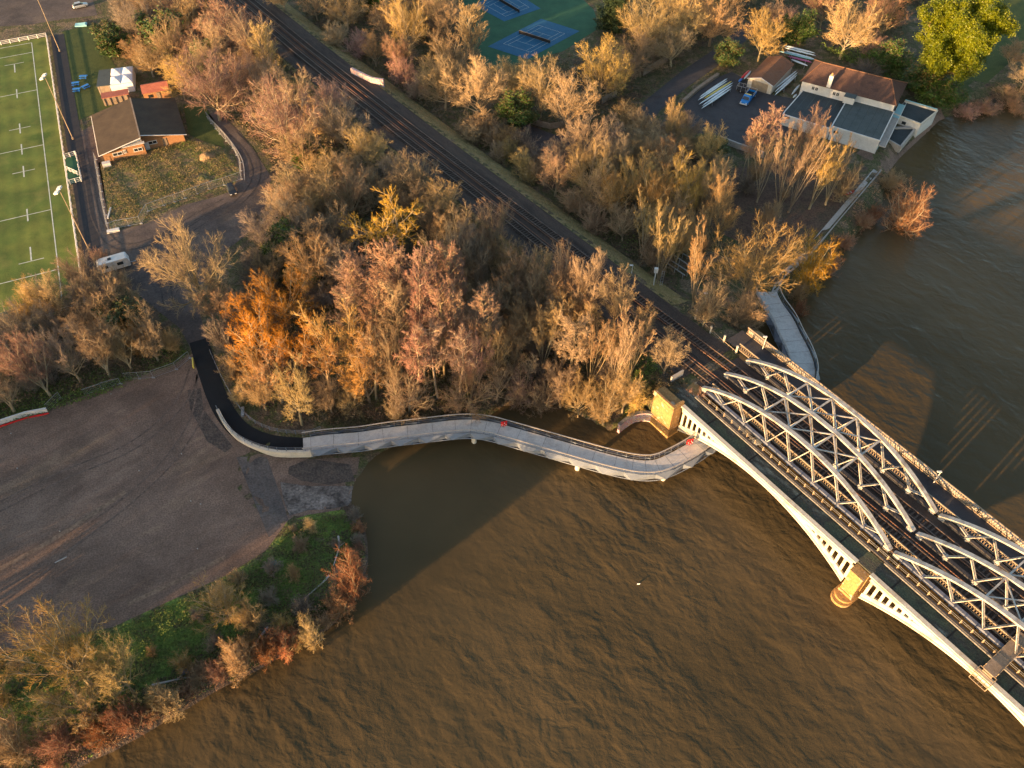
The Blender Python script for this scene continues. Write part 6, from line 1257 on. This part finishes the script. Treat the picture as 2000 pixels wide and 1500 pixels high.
row('in the group left of the boathouse yard', [(1225, 255, 200, 60, Bu, 'tan'), (1250, 270, 215, 30, V_, 'tan'), (1308, 290, 188, 50, V_, 'tan'), (1215, 300, 245, 80, V_, 'tan'), (1270, 310, 250, 80, V_, 'tan'), (1340, 310, 255, 70, V_, 'tan'), (1375, 300, 265, 60, I_, 'tan'), (1390, 315, 275, 50, I_, 'tan'), (1280, 330, 275, 90, B_, 'tan'), (1240, 340, 270, 90, B_, 'tan')], 'trees left of the boathouse yard')
row('in the upper clearing row left of the river', [(1240, 410, 305, 100, B_, 'gold'), (1265, 440, 330, 80, V_, 'gold'), (1320, 430, 300, 80, V_, 'gold'), (1350, 440, 320, 70, M_, 'gold'), (1385, 440, 320, 70, V_, 'tan'), (1290, 380, 310, 70, V_, 'tan')], 'trees in the upper clearing row')
row('in the lower clearing row left of the river', [(1252, 505, 380, 70, M_, 'gold'), (1282, 560, 395, 76, M_, 'gold'), (1350, 610, 450, 70, M_, 'tan'), (1392, 480, 350, 70, V_, 'gold'), (1448, 590, 435, 165, B_, 'gold'), (1372, 640, 540, 60, Bu, 'tan'), (1440, 640, 560, 90, Bu, 'tan'), (1318, 520, 420, 60, V_, 'gold')], 'trees in the lower clearing row')
row('in front of the boathouse', [(1446, 350, 220, 38, A_, 'pink'), (1459, 352, 235, 40, A_, 'pink'), (1490, 345, 205, 50, A_, 'pink'), (1478, 395, 260, 60, M_, 'tan'), (1518, 418, 240, 80, M_, 'tan'), (1540, 415, 230, 80, M_, 'tan'), (1580, 408, 255, 80, M_, 'gold'), (1612, 400, 265, 70, M_, 'tan'), (1560, 330, 205, 60, V_, 'pink'), (1640, 395, 320, 60, Bu, 'tan')], 'bare trees in front of the boathouse')
row('leaning over the river from the towpath', [(1578, 545, 432, 86, Bu, 'orange'), (1765, 430, 330, 95, Bu, 'russet'), (1745, 350, 315, 50, S_h, 'tan'), (1625, 520, 470, 40, S_h, 'rust'), (1655, 470, 435, 40, S_h, 'rust'), (1690, 430, 400, 46, S_h, 'rust'), (1565, 600, 560, 34, S_h, 'rust'), (1560, 570, 530, 40, S_h, 'tan'), (1712, 415, 385, 40, S_h, 'rust')], 'bushes leaning over the river from the towpath')
row('behind the boathouse', [(1420, 130, 80, 56, I_, 'tan'), (1480, 120, 25, 90, B_, 'gold'), (1562, 88, 22, 50, I_, 'tan'), (1640, 115, -8, 120, B_, 'gold'), (1720, 70, -30, 80, V_, 'pink'), (1600, 60, -40, 80, B_, 'pink'), (1700, 120, 60, 60, V_, 'pink'), (1505, 60, 0, 50, V_, 'tan'), (1835, 168, 8, 158, 'evergreen', 'tan'), (1735, 140, 85, 70, I_, 'tan'), (1790, 180, 130, 80, I_, 'tan'), (1840, 205, 160, 70, I_, 'tan'), (1690, 150, 120, 70, S_h, 'grey')], 'trees behind the boathouse')
row('at the top right edge of the picture', [(1970, 130, 80, 60, V_, 'tan'), (1995, 170, 110, 70, B_, 'tan'), (1975, 185, 145, 60, Bu, 'tan'), (1930, 205, 175, 60, S_h, 'pink'), (1895, 212, 185, 50, S_h, 'pink'), (1995, 205, 170, 50, S_h, 'pink')], 'bushes at the top right edge')

# smaller growth that nothing tells apart, filling the woods
EXCL = [np.array([tuple(P(x, y).xy) for x, y in q]) for q in ([(455, 640), (560, 590), (640, 600), (760, 640), (760, 830), (560, 850), (470, 790)], [(690, 430), (860, 430), (860, 600), (690, 600)], [(320, 540), (490, 540), (490, 720), (320, 720)], [(440, 300), (560, 300), (560, 480), (440, 480)], [(990, 225), (1100, 245), (1150, 300), (1090, 335), (1000, 310)], [(1140, 295), (1265, 255), (1420, 95), (1350, 80), (1230, 180)])]
def fill(poly_px, n, kinds, cols, hr, where, group, mind=2.4, z=LAND, lab=None):
    pa = np.array([tuple(P(x, y, z).xy) for x, y in poly_px]); lo = pa.min(0); hi = pa.max(0); done = 0; tries = 0
    while done < n and tries < n * 40:
        tries += 1; x, y = rng.uniform(lo[0], hi[0]), rng.uniform(lo[1], hi[1])
        if not inside(pa, np.array([x]), np.array([y]))[0]: continue
        if any((x - a) ** 2 + (y - b_) ** 2 < max(mind, .38 * c_) ** 2 for a, b_, c_ in PLACED): continue
        if any(inside(e, np.array([x]), np.array([y]))[0] for e in EXCL): continue
        u, w = to_uw(x, y)
        if -10.5 < w - float(track_c(u)) < 13.5 and u < 60: continue
        k = kinds[int(rng.integers(len(kinds)))]; h = float(rng.uniform(*hr)) * (0.55 if k in ('shrub', 'bushy') else 1.0); w_ = h * PROTO[k][0][4] / PROTO[k][0][3] * float(rng.uniform(.9, 1.15))
        plant(x, y, k, h, w_, cols[int(rng.integers(len(cols)))], lab or f'smaller bare tree or bush filling {where}', group); PLACED.append((x, y, w_)); done += 1
WOOD = [(470, 700), (470, 640), (480, 540), (560, 420), (640, 370), (760, 340), (860, 390), (960, 440), (1060, 510), (1160, 590), (1230, 650), (1280, 700), (1240, 790), (1150, 800), (1080, 775), (980, 785), (900, 805), (640, 825), (560, 835), (490, 800)]
fill(WOOD, 80, ['vase', 'alder', 'shrub', 'broad', 'bushy', 'broad'], ['tan', 'grey', 'tan', 'olive'], (8, 14), 'the big wood', 'smaller trees filling the wood behind the walkway')
fill([(255, 20), (440, -60), (480, 20), (560, 130), (700, 250), (780, 310), (710, 390), (610, 385), (590, 320), (500, 200), (400, 160), (300, 130), (240, 90)], 38, ['vase', 'broad', 'shrub', 'broad'], ['tan', 'pink', 'grey', 'tan'], (9, 15), 'the clubhouse wood', 'smaller trees filling the wood beside the clubhouse')
fill([(0, 650), (150, 560), (200, 510), (250, 560), (350, 650), (340, 700), (160, 760), (0, 810), (-60, 830), (-60, 680)], 26, ['vase', 'shrub', 'shrub', 'bushy'], ['tan', 'grey', 'pink'], (5, 10), 'the tree belt', 'smaller growth filling the belt beside the pitch')
fill([(580, -60), (900, -60), (880, 60), (930, 190), (1150, 190), (1220, 60), (1420, -60), (1420, 60), (1260, 180), (1180, 240), (1100, 235), (940, 245), (860, 200), (740, 110), (620, 20)], 44, ['vase', 'broad', 'broad', 'shrub'], ['gold', 'tan', 'gold', 'olive'], (9, 15), 'the wood round the tennis courts', 'smaller trees filling the wood round the tennis courts')
fill([(850, 260), (1010, 270), (1100, 320), (1200, 300), (1260, 260), (1330, 270), (1400, 320), (1400, 440), (1330, 560), (1240, 510), (1100, 430), (1000, 350)], 40, ['vase', 'shrub', 'shrub', 'broad'], ['tan', 'gold', 'grey', 'olive'], (8, 13), 'the strip right of the tracks', 'smaller trees filling the strip right of the tracks')
fill([(1420, 340), (1660, 350), (1640, 400), (1560, 460), (1440, 480)], 8, ['vase', 'shrub'], ['tan', 'grey'], (4, 9), 'the clearing', 'smaller growth in the clearing by the river')
fill([(1420, 0), (1500, -60), (2000, -100), (1880, -20), (1760, 30), (1740, 110), (1850, 190), (1790, 190), (1700, 150), (1600, 90), (1470, 100)], 26, ['broad', 'vase', 'shrub', 'ivytree'], ['tan', 'gold', 'pink', 'grey'], (6, 11), 'the wood behind the boathouse', 'smaller trees filling the wood behind the boathouse')
fill([(-120, 1300), (60, 1275), (240, 1225), (340, 1190), (500, 1110), (600, 1010), (690, 1000), (705, 1100), (600, 1230), (420, 1320), (200, 1420), (-60, 1520)], 24, ['shrub', 'shrub', 'bushy'], ['gold', 'tan', 'grey'], (3, 7), 'the lower left bank', 'small bushes on the lower left bank')
fill([(690, 990), (715, 1060), (705, 1130), (680, 1120), (695, 1050), (670, 1000)], 7, ['shrub'], ['rust', 'grey'], (3, 4.6), 'the tip of the bank', 'small bushes at the tip of the bank', 1.2)
fill([(700, 1080), (706, 1160), (640, 1222), (575, 1262), (500, 1302), (400, 1348), (300, 1405), (140, 1492), (-40, 1570), (-40, 1530), (235, 1425), (400, 1322), (560, 1240), (640, 1195), (680, 1120)], 44, ['shrub', 'bushy'], ['rust', 'russet', 'russet', 'gold', 'tan'], (3, 7), 'the water edge of the lower left bank', 'rusty fringe bushes on the lower left bank', 1.3, 0.8)
# unseen trees added out of view at the lower left to shade the yard
for (x, y, h, k) in ((-98, 22, 16, 'broad'), (-96, 36, 15, 'broad'), (-104, 30, 17, 'vase'), (-86, 42, 14, 'broad'), (-100, 48, 14, 'broad'), (-112, 44, 16, 'broad'), (-118, 60, 15, 'vase'), (-110, 70, 12, 'broad'), (-92, 56, 14, 'broad'), (-84, 52, 12, 'broad'), (-100, 62, 13, 'broad'), (-108, 12, 17, 'broad'), (-130, 50, 18, 'broad'), (-128, 66, 17, 'broad'), (-136, 40, 19, 'broad'), (-140, 22, 19, 'broad'), (-148, 56, 18, 'broad'), (-140, 74, 16, 'broad'), (-150, 34, 19, 'broad'), (-120, 30, 18, 'broad'), (-122, 78, 13, 'broad')):
    plant(x, y, k, h, h * 1.05, 'tan', 'unseen tall bare tree added outside the left edge to shade the yard', 'unseen shade trees added outside the left edge')

# ground cover nobody could count -----------------------------------------
def cover(name, lab, poly_px, n, cols_, size, hgt, z=LAND, clump=0.10, thr=-0.3, seed=1, twig=True, leaf=True, lc=None):
    g = np.random.default_rng(seed); pa = np.array([tuple(P(x, y, z).xy) for x, y in poly_px]); lo = pa.min(0); hi = pa.max(0)
    x = g.uniform(lo[0], hi[0], n * 3); y = g.uniform(lo[1], hi[1], n * 3); k = inside(pa, x, y); v = vnoise(x, y, clump, seed); k &= v + g.normal(0, .35, len(x)) > thr; u, w = to_uw(x, y); k &= ~((np.abs(w - track_c(u)) < 6.4) & (u < 0)); zz = hs(x, y); k &= zz > 0.12
    x, y, zz = x[k][:n], y[k][:n], zz[k][:n]; n = len(x); out = new(); hh = hgt * g.uniform(.3, 1.0, n) * (1 + .5 * np.clip(vnoise(x, y, .5, seed + 3), -1, 1))
    base = np.stack([x, y, zz], 1)
    if twig:
        m_ = n // 2; d = nrm(g.normal(0, .55, (m_, 3)) + np.array([0, 0, 1.0])); pts = np.stack([base[:m_], base[:m_] + d * hh[:m_, None] * 1.3], 1); tubes(dict(pts=pts, rad=np.full((m_, 2), size * .16), len=hh[:m_]), 3, out)
    if leaf:
        s_ = n // 2 if twig else 0; q = base[s_:] + np.stack([g.normal(0, .1, n - s_), g.normal(0, .1, n - s_), hh[s_:]], 1); leaves(out, q, size, g, .4)
    me = emit(out, name, cols_); o = bpy.data.objects.new(name, me); COL.objects.link(o); tag(o, lab, None, None, 'stuff'); return o
MG_brown = mat('bramble', [(0.09, 0.055, 0.035), (0.17, 0.11, 0.065), (0.07, 0.06, 0.025), (0.20, 0.14, 0.09)], 0.35, 6, 0.9); MG_green = mat('ground_ivy', [(0.045, 0.08, 0.014), (0.12, 0.165, 0.028), (0.075, 0.115, 0.022), (0.19, 0.19, 0.04)], 0.5, 6, 0.7)
MG_dry = mat('dry_grass', [(0.20, 0.145, 0.06), (0.32, 0.235, 0.11), (0.14, 0.115, 0.04)], 0.5, 6, 0.9); MG_rust = mat('rusty_stems', [(0.26, 0.13, 0.065), (0.40, 0.23, 0.13), (0.20, 0.14, 0.08)], 0.5, 6, 0.9)
cover('brambles', 'brown brambles under the trees of the big wood', WOOD, 42000, MG_brown, .20, 1.3, seed=3)
cover('ground_ivy', 'dark green ivy on the floor of the big wood', WOOD, 16000, MG_green, .17, .6, thr=.7, clump=.16, seed=5, twig=False)
cover('brambles', 'brown brambles under the wood beside the clubhouse', [(255, 20), (440, -60), (480, -20), (560, 90), (700, 230), (850, 330), (800, 360), (700, 400), (560, 400), (540, 330), (440, 220), (370, 180), (300, 140), (200, 60)], 26000, MG_brown, .26, 1.6, seed=6)
cover('brambles', 'brown brambles in the tree belt beside the pitch', [(0, 640), (150, 570), (200, 530), (290, 620), (360, 670), (330, 712), (160, 768), (0, 812), (-60, 830), (-60, 680)], 16000, MG_brown, .18, 1.1, seed=7)
cover('ground_ivy', 'green weeds along the edge of the gravel yard', [(340, 665), (370, 690), (330, 728), (160, 785), (60, 815), (-60, 845), (-60, 800), (140, 740), (300, 690)], 9000, MG_green, .15, .5, seed=8, twig=False)
cover('brambles', 'brown brambles in the wood round the tennis courts', [(560, -60), (900, -60), (900, 60), (960, 150), (1160, 110), (1240, 40), (1480, -60), (1430, 40), (1260, 190), (1180, 270), (1020, 235), (860, 240), (740, 150), (600, 40)], 24000, MG_brown, .28, 1.8, seed=9)
cover('brambles', 'brown brambles on the strip right of the tracks', [(830, 215), (1010, 270), (1100, 320), (1200, 300), (1260, 260), (1330, 290), (1360, 430), (1340, 560), (1380, 640), (1330, 600), (1240, 520), (1100, 425), (1000, 350)], 26000, MG_brown, .22, 1.3, seed=10)
cover('ground_ivy', 'dark green growth on the strip right of the tracks', [(860, 240), (1010, 300), (1100, 350), (1260, 480), (1380, 600), (1440, 640), (1420, 660), (1330, 590), (1240, 510), (1100, 425), (1000, 345)], 11000, MG_green, .18, .7, thr=.5, seed=11, twig=False)
cover('brambles', 'brown scrub in the wood behind the boathouse', [(1420, 0), (1500, -60), (2000, -100), (1880, -20), (1760, 30), (1760, 130), (1850, 200), (1790, 200), (1700, 150), (1600, 90), (1470, 110)], 14000, MG_brown, .26, 1.6, seed=12)
cover('ground_ivy', 'dark green scrub beside the boathouse', [(1600, 95), (1760, 130), (1880, 170), (1850, 205), (1800, 215), (1760, 165), (1650, 125)], 9000, MG_green, .24, 2.0, thr=-.6, seed=13, twig=False)
BANK = [(690, 995), (712, 1060), (700, 1160), (640, 1215), (575, 1255), (500, 1300), (400, 1340), (235, 1435), (100, 1495), (-100, 1560), (-200, 1400), (-60, 1295), (60, 1275), (120, 1250), (220, 1232), (340, 1178), (440, 1135), (530, 1080), (570, 1025), (640, 1000)]
cover('bank_weeds', 'green brambles and weeds covering the lower left bank', BANK, 46000, MG_green, .11, .55, thr=-.9, clump=.2, seed=14, twig=False)
cover('bank_stems', 'dead brown stems among the weeds of the lower left bank', BANK, 16000, MG_brown, .13, 1.0, thr=.3, clump=.17, seed=15)
cover('shore_stems', 'rust coloured dead stems on the water edge, lower left bank', [(700, 1040), (718, 1080), (704, 1165), (640, 1228), (575, 1268), (500, 1308), (400, 1350), (300, 1412), (140, 1500), (-60, 1580), (-60, 1500), (235, 1410), (400, 1310), (560, 1235), (640, 1185), (690, 1120)], 42000, MG_rust, .12, 1.1, z=.6, thr=-.5, clump=.3, seed=16)
cover('rough_weeds', 'dry weeds on the rough plot in front of the clubhouse', [(196, 322), (280, 290), (365, 275), (430, 290), (462, 330), (452, 356), (360, 390), (290, 426), (218, 440)], 26000, MG_dry, .10, .4, thr=-.6, clump=.3, seed=17)
cover('rough_weeds', 'green weeds on the rough plot in front of the clubhouse', [(196, 322), (280, 290), (365, 275), (430, 290), (462, 330), (452, 356), (360, 390), (290, 426), (218, 440)], 14000, MG_green, .09, .3, thr=.2, clump=.35, seed=18, twig=False)
cover('verge_grass', 'dry grass on the slopes beside the tracks', [(560, 20), (640, 70), (760, 160), (1000, 335), (1200, 485), (1380, 640), (1440, 690), (1380, 660), (1150, 480), (900, 300), (640, 115)], 30000, MG_dry, .16, .45, z=5.0, thr=-1.2, seed=19)
cover('verge_grass', 'dry grass on the pitch side slope of the railway', [(440, 0), (520, 60), (640, 210), (760, 300), (900, 400), (1060, 500), (1220, 640), (1150, 600), (900, 440), (700, 320), (560, 200), (430, 40)], 22000, MG_dry, .18, .6, z=5.0, thr=-.6, seed=20)
cover('abutment_growth', 'brown and green growth on top of the disused bridge end', [(1262, 742), (1300, 715), (1345, 740), (1385, 775), (1345, 795), (1318, 796), (1285, 765)], 3500, MG_brown, .14, .8, z=7.2, thr=-1.5, seed=21)
cover('ground_ivy', 'sunlit green grass above the abutment', [(1225, 715), (1262, 705), (1290, 745), (1270, 770), (1235, 790), (1205, 780)], 3500, MG_green, .14, .5, z=5.0, thr=-.8, seed=22, twig=False)
cover('river_margin_growth', 'brown stems along the far river margin by the towpath', [(1545, 590), (1530, 640), (1580, 610), (1600, 540), (1680, 470), (1735, 400), (1760, 320), (1715, 335), (1690, 380), (1620, 470), (1560, 540)], 9000, MG_rust, .16, 1.1, z=1.0, thr=-.4, clump=.3, seed=23)
cover('wood_edge_growth', 'brown and green growth along the water behind the walkway', [(640, 835), (760, 830), (900, 812), (985, 785), (1095, 782), (1190, 825), (1240, 790), (1150, 775), (980, 765), (800, 800), (640, 815)], 12000, MG_brown, .15, .9, z=1.6, thr=-1, clump=.3, seed=24)
print('plants', NT)
# ------------------------------------------------------------------ tidy
for o in list(bpy.data.objects):
    if '_w' in o: del o['_w']
bpy.context.view_layer.update()
